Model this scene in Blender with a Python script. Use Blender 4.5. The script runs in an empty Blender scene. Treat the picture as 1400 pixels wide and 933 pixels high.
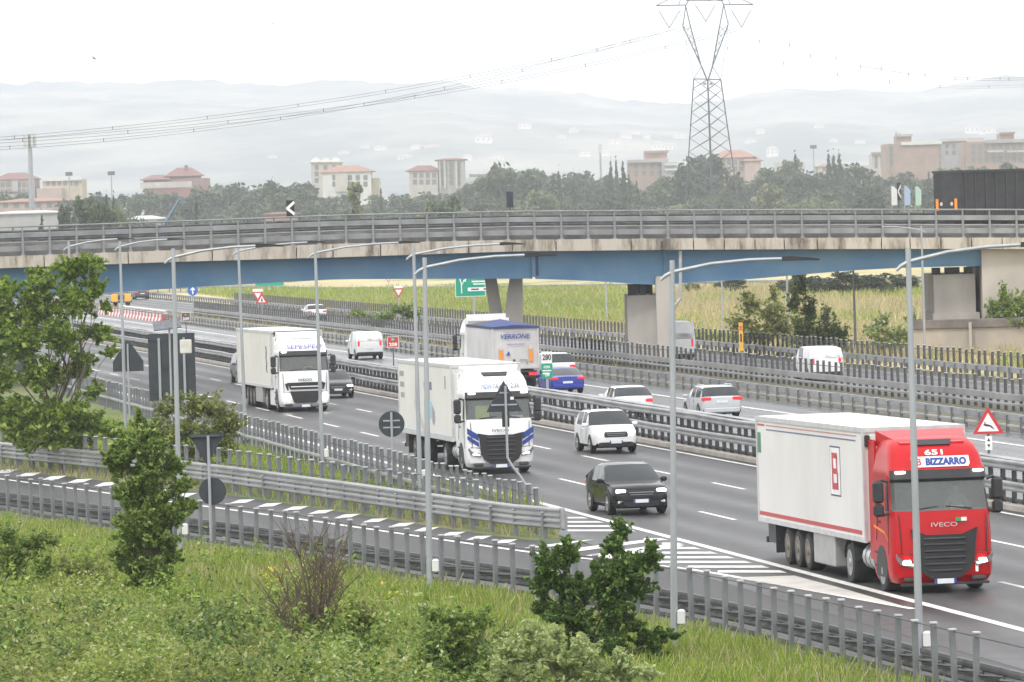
import bpy, math, random
import numpy as np
from mathutils import Matrix, Vector
R = math.radians
rnd = random.Random(7)
scn = bpy.context.scene
# ------------------------------------------------------------------ camera
F = 7600.0; HC = 9.7; SL = .03; ROLL = math.atan(SL); CR = math.cos(ROLL); SR = math.sin(ROLL); YO = 179.5; K = 1330/F
cam = bpy.data.cameras.new('camera'); camo = bpy.data.objects.new('camera', cam); scn.collection.objects.link(camo)
cam.sensor_width = 36; cam.lens = 36*F/1400; cam.clip_start = 1; cam.clip_end = 20000
cam.shift_x = .00385; cam.shift_y = -.1281
camo.matrix_world = Matrix.Translation((0, 0, HC)) @ Matrix.Rotation(R(90), 4, 'X') @ Matrix.Rotation(-ROLL, 4, 'Z')
scn.camera = camo
# ------------------------------------------------------------------ light
SUN_EL, SUN_AZ = 52, -35            # degrees; azimuth from behind the camera, to its left
wd = bpy.data.worlds.new('World'); scn.world = wd; wd.use_nodes = True
nt = wd.node_tree; nt.nodes.clear()
sky = nt.nodes.new('ShaderNodeTexSky'); sky.sky_type = 'NISHITA'; sky.sun_disc = False
sky.sun_elevation = R(SUN_EL); sky.sun_rotation = R(180+SUN_AZ); sky.dust_density = 6; sky.air_density = 1.0; sky.ozone_density = 1.0
mixn = nt.nodes.new('ShaderNodeMix'); mixn.data_type = 'RGBA'; mixn.inputs['Factor'].default_value = .86
tc = nt.nodes.new('ShaderNodeTexCoord'); cl = nt.nodes.new('ShaderNodeTexNoise'); cl.inputs['Scale'].default_value = 2.2; cl.inputs['Detail'].default_value = 5
clr = nt.nodes.new('ShaderNodeMix'); clr.data_type = 'RGBA'
clr.inputs[6].default_value = (12.5, 12.7, 13.1, 1); clr.inputs[7].default_value = (16.0, 16.0, 16.0, 1)
nt.links.new(tc.outputs['Generated'], cl.inputs['Vector']); nt.links.new(cl.outputs['Fac'], clr.inputs['Factor'])
nt.links.new(sky.outputs[0], mixn.inputs[6]); nt.links.new(clr.outputs[2], mixn.inputs[7])
bg = nt.nodes.new('ShaderNodeBackground'); bg.inputs['Strength'].default_value = .094
nt.links.new(mixn.outputs[2], bg.inputs['Color'])
wo = nt.nodes.new('ShaderNodeOutputWorld'); nt.links.new(bg.outputs[0], wo.inputs[0])
sl = bpy.data.lights.new('sun', 'SUN'); sl.energy = 1.5; sl.angle = R(11); sl.color = (1, .96, .9)
so = bpy.data.objects.new('sun', sl); scn.collection.objects.link(so)
so.rotation_euler = (R(90-SUN_EL), 0, R(SUN_AZ))
scn.view_settings.view_transform = 'Standard'; scn.view_settings.look = 'None'; scn.view_settings.gamma = 1
scn.view_settings.exposure = .46
scn.render.engine = 'CYCLES'
cy = scn.cycles; cy.use_denoising = True; cy.max_bounces = 6; cy.diffuse_bounces = 3; cy.glossy_bounces = 3; cy.transparent_max_bounces = 12
cy.transmission_bounces = 3; cy.volume_bounces = 1; cy.volume_step_rate = 1; cy.sample_clamp_indirect = 4
try: cy.denoising_input_passes = 'RGB_ALBEDO_NORMAL'
except Exception: pass
# ------------------------------------------------------------------ mapping photo pixels <-> place
def der(x, y):
    dx = x-700; dy = y-466.5
    return dx*CR-dy*SR, dx*SR+dy*CR+YO
def W(x, y, d):                       # the point seen at photo pixel (x, y) at depth d
    a, b = der(x, y); return Vector((a*d/F, d, HC-b*d/F))
def G(x, y, z=0.):                    # the point at height z seen at a photo pixel
    a, b = der(x, y); d = F*(HC-z)/b; return Vector((a*d/F, d, z))
def RD(u, d, z=0.): return Vector((u-K*d, d, z))
def PX(p):                            # world -> photo pixel
    a = p[0]*F/p[1]; b = (HC-p[2])*F/p[1]-YO
    return 700+a*CR+b*SR, 466.5-a*SR+b*CR
HEAD = math.atan2(-1, K)              # heading of traffic coming towards the camera
# ------------------------------------------------------------------ materials
_m = {}
def mat(name, col, rough=.6, metal=0., var=.12, scale=3., stretch=(1, 1, 1), coat=0., emit=None, estr=0., rot=(0, 0, 0), col2=None, bump=0., spec=.5, thr=(.35, .65)):
    if name in _m: return _m[name]
    m = bpy.data.materials.new(name); m.use_nodes = True; n = m.node_tree; b = n.nodes['Principled BSDF']
    b.inputs['Roughness'].default_value = rough; b.inputs['Metallic'].default_value = metal
    b.inputs['Specular IOR Level'].default_value = spec
    if coat: b.inputs['Coat Weight'].default_value = coat; b.inputs['Coat Roughness'].default_value = .08
    if emit: b.inputs['Emission Color'].default_value = (*emit, 1); b.inputs['Emission Strength'].default_value = estr
    c2 = col2 or tuple(min(1, c*(1+var)) for c in col); c1 = col if col2 else tuple(c*(1-var) for c in col)
    if var or col2:
        t = n.nodes.new('ShaderNodeTexCoord'); mp = n.nodes.new('ShaderNodeMapping'); mp.inputs['Scale'].default_value = stretch; mp.inputs['Rotation'].default_value = rot
        nz = n.nodes.new('ShaderNodeTexNoise'); nz.inputs['Scale'].default_value = scale; nz.inputs['Detail'].default_value = 6; nz.inputs['Roughness'].default_value = .6
        rp = n.nodes.new('ShaderNodeValToRGB'); rp.color_ramp.elements[0].position = thr[0]; rp.color_ramp.elements[1].position = thr[1]
        rp.color_ramp.elements[0].color = (*c1, 1); rp.color_ramp.elements[1].color = (*c2, 1)
        n.links.new(t.outputs['Object'], mp.inputs[0]); n.links.new(mp.outputs[0], nz.inputs['Vector'])
        n.links.new(nz.outputs['Fac'], rp.inputs[0]); n.links.new(rp.outputs[0], b.inputs['Base Color'])
        if bump:
            bp = n.nodes.new('ShaderNodeBump'); bp.inputs['Strength'].default_value = bump; n.links.new(nz.outputs['Fac'], bp.inputs['Height']); n.links.new(bp.outputs[0], b.inputs['Normal'])
    else: b.inputs['Base Color'].default_value = (*col, 1)
    _m[name] = m; return m
def leafmat(name, c1, c2, c3=None, trans=.35):
    if name in _m: return _m[name]
    m = bpy.data.materials.new(name); m.use_nodes = True; n = m.node_tree; n.nodes.clear()
    g = n.nodes.new('ShaderNodeNewGeometry'); rp = n.nodes.new('ShaderNodeValToRGB')
    rp.color_ramp.elements[0].color = (*c1, 1); rp.color_ramp.elements[1].color = (*c2, 1); rp.color_ramp.elements[1].position = .85
    if c3:
        e = rp.color_ramp.elements.new(.93); e.color = (*c3, 1)
    n.links.new(g.outputs['Random Per Island'], rp.inputs[0])
    d = n.nodes.new('ShaderNodeBsdfPrincipled'); d.inputs['Roughness'].default_value = .55; d.inputs['Specular IOR Level'].default_value = .3
    t = n.nodes.new('ShaderNodeBsdfTranslucent'); mx = n.nodes.new('ShaderNodeMixShader'); mx.inputs[0].default_value = trans
    o = n.nodes.new('ShaderNodeOutputMaterial')
    n.links.new(rp.outputs[0], d.inputs['Base Color']); n.links.new(rp.outputs[0], t.inputs['Color'])
    n.links.new(d.outputs[0], mx.inputs[1]); n.links.new(t.outputs[0], mx.inputs[2]); n.links.new(mx.outputs[0], o.inputs[0])
    _m[name] = m; return m
def paint(name, c): return mat('paint_'+name, c, .3, 0, .05, 1.5, coat=0 if name == 'red' else .25, spec=.3)
STEEL = mat('galvanised', (.36, .365, .37), .42, .4, 0, .5, (1, 1, 1.6), col2=(.20, .20, .20), thr=(.40, .72))
CAPM = mat('post_cap', (.55, .56, .57), .5, .2, .15, 2)
POSTM = mat('post_steel', (.18, .19, .20), .55, .25, .22, 1.1)
STEELD = mat('dull_steel', (.10, .103, .106), .6, .25, .25, 2)
POLE = mat('lamp_pole_steel', (.36, .38, .40), .45, .35, .12, .8, (3, 3, .5))
DARK = mat('dark_plastic', (.022, .023, .025), .5, 0, .2, 4)
TYRE = mat('tyre_rubber', (.025, .025, .026), .85, 0, .2, 6)
RIM = mat('rim_alloy', (.35, .35, .36), .35, .7, .15, 5)
GLASS = mat('dark_glass', (.018, .023, .026), .05, 0, .3, 2, spec=.55)
CONC = mat('weathered_concrete', (.42, .39, .35), .9, 0, 0, .9, (1, 1, .25), col2=(.30, .27, .24), bump=.1)
WHITE = mat('white_sheet', (.78, .78, .77), .5, 0, .05, 1)
WLINE = mat('road_paint', (.66, .655, .63), .6, 0, 0, 2.2, col2=(.36, .355, .345), thr=(.50, .72))
RED = mat('sign_red', (.55, .03, .035), .45, 0, .06, 2)
BACK = mat('sign_back', (.035, .042, .052), .55, .2, .15, 3)
GREEN = mat('sign_green', (.0, .30, .19), .45, 0, .05, 2)
BLACK = mat('black_marking', (.015, .015, .016), .5, 0, .1, 3)
ORANGE = mat('orange_reflector', (.85, .28, .02), .4, 0, .05, 3)
PLATE = mat('licence_plate', (.72, .74, .76), .4, 0, .05, 6)
BLUEB = mat('blue_marking', (.02, .06, .30), .45, 0, .05, 3)
LAMPW = mat('lit_headlight', (.9, .9, .85), .2, 0, 0, emit=(1, .97, .88), estr=5)
LAMPC = mat('clear_lamp', (.62, .64, .66), .15, .1, .1, 6)
LAMPR = mat('tail_lamp', (.6, .02, .03), .25, 0, 0, emit=(1, .04, .05), estr=.35)
# ------------------------------------------------------------------ mesh building
def link(o): scn.collection.objects.link(o)
class MB:
    def __init__(s): s.v = []; s.f = []; s.mi = []
    def add(s, vs, fs, mi=0):
        o = len(s.v); s.v += [tuple(v) for v in vs]
        for f in fs: s.f.append(tuple(i+o for i in f)); s.mi.append(mi)
        return s
    def box(s, c, size, rz=0, mi=0, M=None):
        hx, hy, hz = size[0]/2, size[1]/2, size[2]/2
        vs = [Vector((x, y, z)) for x in (-hx, hx) for y in (-hy, hy) for z in (-hz, hz)]
        if M is None: M = Matrix.Rotation(rz, 3, 'Z')
        vs = [M @ v+Vector(c) for v in vs]
        return s.add(vs, [(0, 1, 3, 2), (4, 6, 7, 5), (0, 4, 5, 1), (2, 3, 7, 6), (0, 2, 6, 4), (1, 5, 7, 3)], mi)
    def bbox(s, c, size, b=.03, mi=0):           # box with chamfered edges
        X, Y, Z = size[0]/2, size[1]/2, size[2]/2; b = min(b, X*.9, Y*.9, Z*.9)
        def ring(x, y, z):
            k = b*.7
            return [Vector((c[0]+a, c[1]+e, c[2]+z)) for a, e in ((x-k, -y), (x, -y+k), (x, y-k), (x-k, y), (-x+k, y), (-x, y-k), (-x, -y+k), (-x+k, -y))]
        return s.loft([ring(X-b, Y-b, -Z), ring(X, Y, -Z+b), ring(X, Y, Z-b), ring(X-b, Y-b, Z)], True, True, mi)
    def loft(s, rings, cap0=True, cap1=True, mi=0):
        n = len(rings[0]); vs = [v for r in rings for v in r]; fs = []
        for i in range(len(rings)-1):
            for j in range(n):
                k = (j+1) % n; fs.append((i*n+j, i*n+k, (i+1)*n+k, (i+1)*n+j))
        if cap0: fs.append(tuple(reversed(range(n))))
        if cap1: fs.append(tuple((len(rings)-1)*n+j for j in range(n)))
        return s.add(vs, fs, mi)
    def tube(s, pts, r, n=6, mi=0, cap=True):
        pts = [Vector(p) for p in pts]; rs = r if isinstance(r, (list, tuple)) else [r]*len(pts); rings = []
        for i, p in enumerate(pts):
            t = (pts[min(i+1, len(pts)-1)]-pts[max(i-1, 0)]).normalized()
            a = Vector((0, 0, 1)) if abs(t.z) < .9 else Vector((1, 0, 0))
            e = t.cross(a).normalized(); g = e.cross(t)
            rings.append([p+(e*math.cos(2*math.pi*k/n)+g*math.sin(2*math.pi*k/n))*rs[i] for k in range(n)])
        return s.loft(rings, cap, cap, mi)
    def prism(s, poly, t, M, mi=0):               # polygon in the xy plane of M, thickness t along its z
        n = len(poly); vs = [M @ Vector((x, y, 0)) for x, y in poly]+[M @ Vector((x, y, t)) for x, y in poly]
        return s.add(vs, [tuple(reversed(range(n))), tuple(range(n, 2*n))]+[(j, (j+1) % n, n+(j+1) % n, n+j) for j in range(n)], mi)
    def cyl(s, c, axis, r, L, n=14, mi=0):
        a = Vector(axis).normalized(); c = Vector(c); return s.tube([c-a*L/2, c+a*L/2], r, n, mi)
    def sweep(s, prof, path, mi=0, cap=True):     # prof: (sideways, up) points; path: world points, level
        rings = []
        for i, p in enumerate(path):
            t = (path[min(i+1, len(path)-1)]-path[max(i-1, 0)]); t.z = 0; t.normalize(); sd = Vector((t.y, -t.x, 0))
            rings.append([p+sd*a+Vector((0, 0, b)) for a, b in prof])
        return s.loft(rings, cap, cap, mi)
    def mesh(s, name, mats, smooth=False):
        me = bpy.data.meshes.new(name); me.from_pydata(s.v, [], s.f)
        for m in (mats if isinstance(mats, (list, tuple)) else [mats]): me.materials.append(m)
        if any(s.mi): me.polygons.foreach_set('material_index', s.mi)
        if smooth:
            me.polygons.foreach_set('use_smooth', [True]*len(me.polygons))
            try: me.set_sharp_from_angle(angle=R(38))
            except Exception: pass
        me.update(); return me
    def build(s, name, mats, parent=None, smooth=False, loc=None):
        o = bpy.data.objects.new(name, s.mesh(name, mats, smooth)); link(o); o.parent = parent
        if loc is not None: o.location = loc
        return o
def tag(o, label=None, cat=None, group=None, kind=None):
    wordcheck(label)
    for k, v in (('label', label), ('category', cat), ('group', group), ('kind', kind)):
        if v: o[k] = v
    return o
def wordcheck(l):
    if l and not 4 <= len(l.split()) <= 16: print('LABEL', len(l.split()), l)
def thing(name, label, cat, loc=(0, 0, 0), rz=0, group=None):
    o = bpy.data.objects.new(name, None); link(o); o.location = loc; o.rotation_euler = (0, 0, rz); o.empty_display_size = .2
    return tag(o, label, cat, group)
def inst(src, parent, loc=(0, 0, 0), rz=0, name=None):
    c = src.copy(); link(c); c.parent = parent; c.location = loc; c.rotation_euler = (0, 0, rz); return c
def copy_tree(o, parent=None):
    c = o.copy(); link(c); c.parent = parent
    for ch in [q for q in KIDS(o)]: copy_tree(ch, c)
    return c
def KIDS(o): return list(o.children)
def FR(right, up, origin):                        # frame matrix from two axes
    r = Vector(right).normalized(); u = Vector(up).normalized(); n = r.cross(u).normalized(); u = n.cross(r)
    return Matrix(((r.x, u.x, n.x, origin[0]), (r.y, u.y, n.y, origin[1]), (r.z, u.z, n.z, origin[2]), (0, 0, 0, 1)))
def text(s, size, M, material, parent, name='lettering', bold=.0, shear=0., width=None, ext=.006):
    cu = bpy.data.curves.new('t', 'FONT'); cu.body = s; cu.size = size; cu.align_x = 'CENTER'; cu.align_y = 'CENTER'; cu.extrude = ext; cu.offset = bold*size; cu.shear = shear; cu.resolution_u = 3
    t = bpy.data.objects.new('t', cu); link(t); bpy.context.view_layer.update()
    me = bpy.data.meshes.new_from_object(t.evaluated_get(bpy.context.evaluated_depsgraph_get())); bpy.data.objects.remove(t); bpy.data.curves.remove(cu)
    xs = [v.co.x for v in me.vertices]; w = max(xs)-min(xs)
    S = Matrix.Diagonal(((width/w if width else 1), 1, 1, 1)); me.transform(M @ S)
    me.materials.clear(); me.materials.append(material); me.name = name
    o = bpy.data.objects.new(name, me); link(o); o.parent = parent; return o
def struct(o): o['kind'] = 'structure'; return o
def sheet(name, pts, z, material):                # flat polygon
    mb = MB(); mb.add([(p[0], p[1], z) for p in pts], [tuple(range(len(pts)))]); o = mb.build(name, material)
    return struct(o)
def ribbon_into(mb, pts, w, z):
    L = []; Rr = []
    for i, p in enumerate(pts):
        t = pts[min(i+1, len(pts)-1)]-pts[max(i-1, 0)]; t.z = 0; t.normalize(); n = Vector((-t.y, t.x, 0))*w/2
        L.append((p.x+n.x, p.y+n.y, z)); Rr.append((p.x-n.x, p.y-n.y, z))
    k = len(pts); mb.add(L+Rr, [(i, k+i, k+i+1, i+1) for i in range(k-1)])
def resample(pts, step):
    out = [pts[0].copy()]; acc = 0.
    for a, b in zip(pts, pts[1:]):
        l = (b-a).length; t = step-acc
        while t <= l: out.append(a.lerp(b, t/l)); t += step
        acc = l-(t-step)
    return out
def smoothline(pts, n=8):
    P = [pts[0]*2-pts[1]]+list(pts)+[pts[-1]*2-pts[-2]]; out = []
    for i in range(1, len(P)-2):
        for k in range(n):
            t = k/n; a, b, c, d = P[i-1], P[i], P[i+1], P[i+2]
            out.append(.5*((2*b)+(c-a)*t+(2*a-5*b+4*c-d)*t*t+(3*b-a-3*c+d)*t**3))
    return out+[pts[-1]]
def leaves_mesh(name, pts, size, material, seed=0, elong=1.7, up=.3, szvar=.75, droop=0):
    rg = np.random.default_rng(seed); P = np.asarray(pts, float); n = len(P)
    nr = rg.normal(size=(n, 3)); nr[:, 2] = np.abs(nr[:, 2])+up; nr /= np.linalg.norm(nr, axis=1)[:, None]
    a = rg.normal(size=(n, 3)); a -= (a*nr).sum(1)[:, None]*nr; a /= np.linalg.norm(a, axis=1)[:, None]; b = np.cross(nr, a)
    s = (size*(1-szvar+2*szvar*rg.random(n)))[:, None] if np.isscalar(size) else (np.asarray(size)*(1-szvar+2*szvar*rg.random(n)))[:, None]
    A = a*s*elong*.5; B = b*s*.5
    V = np.empty((n, 4, 3)); V[:, 0] = P-A; V[:, 1] = P+B*.9-A*.1; V[:, 2] = P+A; V[:, 3] = P-B*.9-A*.1
    me = bpy.data.meshes.new(name); me.vertices.add(4*n); me.vertices.foreach_set('co', V.reshape(-1).astype(np.float32))
    me.loops.add(4*n); me.loops.foreach_set('vertex_index', np.arange(4*n, dtype=np.int32)); me.polygons.add(n)
    me.polygons.foreach_set('loop_start', np.arange(0, 4*n, 4, dtype=np.int32)); me.polygons.foreach_set('loop_total', np.full(n, 4, dtype=np.int32))
    me.materials.append(material); me.update(calc_edges=True); return me
def obj(name, me, parent=None): o = bpy.data.objects.new(name, me); link(o); o.parent = parent; return o
from mathutils import noise as mnoise
def clumps(cs, n, seed=0, shell=.2, thr=-.05, fq=None):   # ragged leaf positions inside a set of ellipsoids (x,y,z,rx,ry,rz)
    rg = np.random.default_rng(seed); C = np.asarray(cs, float); w = (C[:, 3]*C[:, 4]*C[:, 5])**.8; w /= w.sum(); out = []
    f = fq or 2.6/float(np.mean(C[:, 3])); of = Vector((seed*3.7, seed*1.3, 0))
    while len(out) < n:
        i = rg.choice(len(C), n, p=w); d = rg.normal(size=(n, 3)); d /= np.linalg.norm(d, axis=1)[:, None]
        r = (shell+(1-shell)*rg.random(n)**.5)*(1+.13*rg.normal(size=n)); P = C[i, :3]+d*r[:, None]*C[i, 3:]
        out += [p for p in P if mnoise.noise(Vector(p)*f+of)+.5*mnoise.noise(Vector(p)*f*2.7+of) > thr]
    return np.array(out[:n])
ORD = 'first second third fourth fifth sixth seventh eighth ninth tenth eleventh twelfth thirteenth fourteenth fifteenth sixteenth seventeenth eighteenth nineteenth twentieth'.split()
# ================================================================== SETTING
GRASS = mat('ground_grass', (.075, .125, .028), .95, 0, 0, .09, col2=(.15, .155, .05), bump=.2)
ground = MB(); ground.add([(-1250, -50, -.03), (1250, -50, -.03), (2300, 13300, -.03), (-2300, 13300, -.03)], [(0, 1, 2, 3)])
struct(ground.build('ground', GRASS))
ANG = math.atan(K)
def asphalt(name, c1, c2, rough):
    m = mat(name, c1, rough, 0, 0, 1.0, (.9, .025, 1), rot=(0, 0, -ANG), col2=c2, thr=(.3, .7)); n = m.node_tree; b = n.nodes['Principled BSDF']; b.inputs['Specular IOR Level'].default_value = .42
    base = b.inputs['Base Color'].links[0].from_socket; t = next(q for q in n.nodes if q.type == 'TEX_COORD')
    mp = n.nodes.new('ShaderNodeMapping'); mp.inputs['Rotation'].default_value = (0, 0, -ANG); n.links.new(t.outputs['Object'], mp.inputs[0]); sx = n.nodes.new('ShaderNodeSeparateXYZ'); n.links.new(mp.outputs[0], sx.inputs[0])
    def mth(op, a, v):
        q = n.nodes.new('ShaderNodeMath'); q.operation = op; n.links.new(a, q.inputs[0])
        if hasattr(v, 'links'): n.links.new(v, q.inputs[1])
        elif v is not None: q.inputs[1].default_value = v
        return q.outputs[0]
    w = mth('MULTIPLY', mth('COSINE', mth('MULTIPLY', sx.outputs['X'], 2*math.pi/2.0), None), .5); w = mth('ADD', w, .5)      # wheel tracks worn along each lane
    nz = n.nodes.new('ShaderNodeTexNoise'); nz.inputs['Scale'].default_value = 1; nz.inputs['Detail'].default_value = 5; m2 = n.nodes.new('ShaderNodeMapping'); m2.inputs['Rotation'].default_value = (0, 0, -ANG); m2.inputs['Scale'].default_value = (.35, .008, 1); n.links.new(t.outputs['Object'], m2.inputs[0]); n.links.new(m2.outputs[0], nz.inputs[0])
    f = mth('MULTIPLY', w, nz.outputs['Fac']); f = mth('MULTIPLY', f, 1.7)
    n3 = n.nodes.new('ShaderNodeTexNoise'); n3.inputs['Scale'].default_value = .9; n3.inputs['Detail'].default_value = 8; n.links.new(t.outputs['Object'], n3.inputs[0])
    f = mth('ADD', f, mth('MULTIPLY', mth('SUBTRACT', n3.outputs['Fac'], .5), .8))
    mx = n.nodes.new('ShaderNodeMix'); mx.data_type = 'RGBA'; n.links.new(f, mx.inputs['Factor']); n.links.new(base, mx.inputs[6]); mx.inputs[7].default_value = (*[q*.5 for q in c1], 1); n.links.new(mx.outputs[2], b.inputs['Base Color'])
    rr = mth('ADD', mth('MULTIPLY', f, -.18), rough+.05); n.links.new(rr, b.inputs['Roughness']); return m
A_NEAR = asphalt('asphalt_dark', (.040, .039, .040), (.072, .070, .071), .52)
A_FAR = asphalt('asphalt_sheen', (.05, .05, .052), (.115, .115, .118), .36)  # paler streak colour stands in for the wet grazing reflection
A_SIDE = asphalt('asphalt_side', (.055, .054, .055), (.085, .083, .083), .5)
def strip(name, u0, u1, d0, d1, z, m):
    N = 24; a = [RD(u0, d0+(d1-d0)*i/N) for i in range(N+1)]; b = [RD(u1, d0+(d1-d0)*i/N) for i in range(N+1)]
    mb = MB(); mb.add([(p.x, p.y, z) for p in a+b], [(i, N+1+i, N+2+i, i+1) for i in range(N)]); return struct(mb.build(name, m))
strip('motorway_carriageway', 30.1, 45.05, 60, 900, 0, A_NEAR)
strip('opposite_carriageway', 46.6, 60.1, 60, 900, .001, A_FAR)
strip('slip_road', 67.3, 75.9, 60, 900, .001, A_SIDE)
dirt = mat('median_dirt', (.20, .175, .145), .95, 0, 0, 1.2, col2=(.11, .10, .08))
strip('median_strip', 45.05, 46.6, 60, 900, -.004, dirt)
strip('verge_strip', 60.1, 67.3, 60, 900, -.012, mat('dry_verge', (.075, .07, .06), .95, 0, 0, .5, col2=(.13, .12, .065)))
k = MB(); k.sweep([(-.18, 0), (.18, 0), (.18, .16), (-.18, .16)], [RD(45.25, d) for d in range(100, 900, 40)]); struct(k.build('median_kerb', CONC))
# ramp with the gore area
ramp_in_px = [(-300, 606), (-60, 633), (0, 641), (130, 656), (288, 674), (480, 702), (679, 733), (768, 741)]
ramp_in = smoothline([G(*p) for p in ramp_in_px], 6)
nf_px = [(-280, 617), (-80, 640), (24, 652.5), (107, 663), (302, 688.5), (405, 702), (542, 724.5), (709, 747), (946, 780), (1390, 880), (1480, 901), (1620, 936)]
nf_raw = [G(x, y, 1.4) for x, y in nf_px]
for p in nf_raw: p.z = 0
near_fence_line = smoothline(nf_raw, 6)
def offset(line, o):
    out = []
    for i, p in enumerate(line):
        t = line[min(i+1, len(line)-1)]-line[max(i-1, 0)]; t.z = 0; t.normalize(); out.append(p+Vector((-t.y, t.x, 0))*o)
    return out
# near_fence_line runs left -> right and towards the camera; its left-hand side (+) is the ramp
ramp_out = offset(near_fence_line, .25)
edgeR = [RD(30.2, d) for d in (160, 150, 140, 130, 120, 110, 100, 90)]
poly_top = ramp_in+edgeR
A_RAMP = asphalt('asphalt_ramp', (.052, .050, .052), (.078, .075, .077), .65)
sheet('ramp_road', [(p.x, p.y) for p in ramp_out]+[(p.x, p.y) for p in reversed(poly_top)], -.006, A_RAMP)
# tessellate sheet polygon safely
import bmesh
o = bpy.data.objects['ramp_road']; bm = bmesh.new(); bm.from_mesh(o.data); bmesh.ops.triangulate(bm, faces=bm.faces[:]); bm.to_mesh(o.data); bm.free()
rk = MB(); rk.sweep([(-.15, 0), (.15, 0), (.15, .05), (-.15, .05)], offset(near_fence_line, -.22)); struct(rk.build('ramp_kerb', mat('pale_kerb', (.36, .35, .32), .9)))
# markings
mk = MB()
for u, w in ((44.55, .2), (32.85, .28), (57.1, .25)):
    ribbon_into(mk, [RD(u, d) for d in range(90, 900, 15)], w, .008)
ribbon_into(mk, [RD(75.2, d) for d in range(200, 900, 20)], .2, .008); ribbon_into(mk, [RD(67.9, d) for d in range(200, 900, 20)], .2, .008)
for u, ph in ((40.65, 188.1-12*8), (36.45, 170.2-12*7)):
    for i in range(70): ribbon_into(mk, [RD(u, ph+12*i), RD(u, ph+12*i+5.2)], .17, .008)
for u in (49.8, 53.4):
    for i in range(60): ribbon_into(mk, [RD(u, 100+12*i), RD(u, 104.5+12*i)], .15, .008)
ramp_white = smoothline([G(*p) for p in [(-300, 615), (-60, 647), (0, 655), (250, 688.4), (460, 717.3), (700, 752), (800, 764), (923, 776), (1040, 795), (1112, 808), (1249, 833)]], 6)
ribbon_into(mk, ramp_white, .22, .008)
for x, y in [(8, 644.5), (39, 649), (74, 653.4), (109, 657.6), (146, 662), (181, 666.5), (217, 672), (252, 677), (292, 681), (331, 685.7), (368.5, 690.5), (404.6, 695), (439, 700), (475, 705.6), (513, 711.7), (550, 717.6), (583, 723.7), (619, 730), (655, 735.4), (690, 740.5)]:
    q = [G(x-18, y+3.2), G(x+5, y+2.2), G(x+18, y-2.6), G(x-4, y-2.0)]; mk.add([(p.x, p.y, .008) for p in q], [(0, 1, 2, 3)])
for pts in ([(714, 750), (785, 740), (812, 738), (752, 748)], [(745, 755), (885, 738), (905, 739), (770, 757)], [(800, 760), (880, 748), (925, 744), (935, 747), (840, 762)]):
    q = [G(*p) for p in pts]; mk.add([(p.x, p.y, .0082) for p in q], [tuple(range(len(q)))])
def edge_x(y): return 722+(y-683.3)*(1081-722)/(781-683.3)
def rampw_x(y):
    P = [(700, 752), (800, 764), (923, 776), (1040, 795), (1112, 808), (1249, 833)]
    if y < 752: return 700
    for (xa, ya), (xb, yb) in zip(P, P[1:]):
        if y <= yb: return xa+(xb-xa)*(y-ya)/(yb-ya)
    return 1249
y = 697.
while y < 785:
    x0 = 776 if y < 728 else (880 if y < 742 else (905 if y < 757 else rampw_x(y+2)+10)); x1 = edge_x(y)-13
    th = .9+(y-697)*.009
    if x1-x0 > 12:
        q = [G(x0, y+th), G(x1, y+th*.8), G(x1+6, y-th), G(x0, y-th)]
        q = [G(x0, y-th), G(x0, y+th), G(x1+5, y+th), G(x1-5, y-th)]
        mk.add([(p.x, p.y, .008) for p in q], [(0, 1, 2, 3)])
    y += 5.6+(y-697)*.012
q = [G(*p) for p in [(1000, 790), (1086, 787.5), (1150, 804.5), (1236, 829.5), (1150, 814), (1080, 803)]]; gp_ = MB(); gp_.add([(p.x, p.y, .0081) for p in q], [tuple(range(len(q)))]); struct(gp_.build('road_paint_tip', mat('old_road_paint', (.50, .48, .44), .7, 0, 0, 1.3, col2=(.36, .35, .33), thr=(.45, .75))))
struct(mk.build('road_markings', WLINE))
# field beyond the motorway
fieldm = bpy.data.materials.new('meadow'); fieldm.use_nodes = True; n = fieldm.node_tree; b = n.nodes['Principled BSDF']; b.inputs['Roughness'].default_value = .95
t = n.nodes.new('ShaderNodeTexCoord'); mp = n.nodes.new('ShaderNodeMapping'); mp.inputs['Scale'].default_value = (.045, .016, 1); mp.inputs['Rotation'].default_value = (0, 0, .05)
nz = n.nodes.new('ShaderNodeTexNoise'); nz.inputs['Scale'].default_value = 1.; nz.inputs['Detail'].default_value = 8; nz.inputs['Roughness'].default_value = .65
rp = n.nodes.new('ShaderNodeValToRGB'); e = rp.color_ramp.elements; e[0].position = .34; e[0].color = (.13, .17, .045, 1); e[1].position = .58; e[1].color = (.46, .385, .20, 1)
e2 = e.new(.41); e2.color = (.17, .20, .07, 1); e3 = e.new(.46); e3.color = (.38, .33, .16, 1)
n.links.new(t.outputs['Object'], mp.inputs[0]); n.links.new(mp.outputs[0], nz.inputs[0]); n.links.new(nz.outputs['Fac'], rp.inputs[0]); n.links.new(rp.outputs[0], b.inputs['Base Color'])
N = 40; fm = MB(); a = [RD(78.0, 150+700*i/N) for i in range(N+1)]; b2 = [Vector((150, 150+700*i/N, 0)) for i in range(N+1)]
fm.add([(p.x, p.y, -.018) for p in a+b2], [(i, N+1+i, N+2+i, i+1) for i in range(N)]); struct(fm.build('meadow', fieldm))
strip('second_verge', 75.9, 78.0, 60, 900, -.014, mat('dry_verge', (0, 0, 0)))
# far link road rising to the overpass
far_line = [Vector((-95, 790, 0)), Vector((-38, 735, 0)), Vector((-22, 690, 0)), Vector((-3, 664, 0)), Vector((14, 645, 0)), Vector((60, 625, 0))]
far_line = smoothline(far_line, 5)
fr = MB(); ribbon_into(fr, offset(far_line, 4.2), 7, -.008); struct(fr.build('link_road', A_SIDE))
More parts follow.
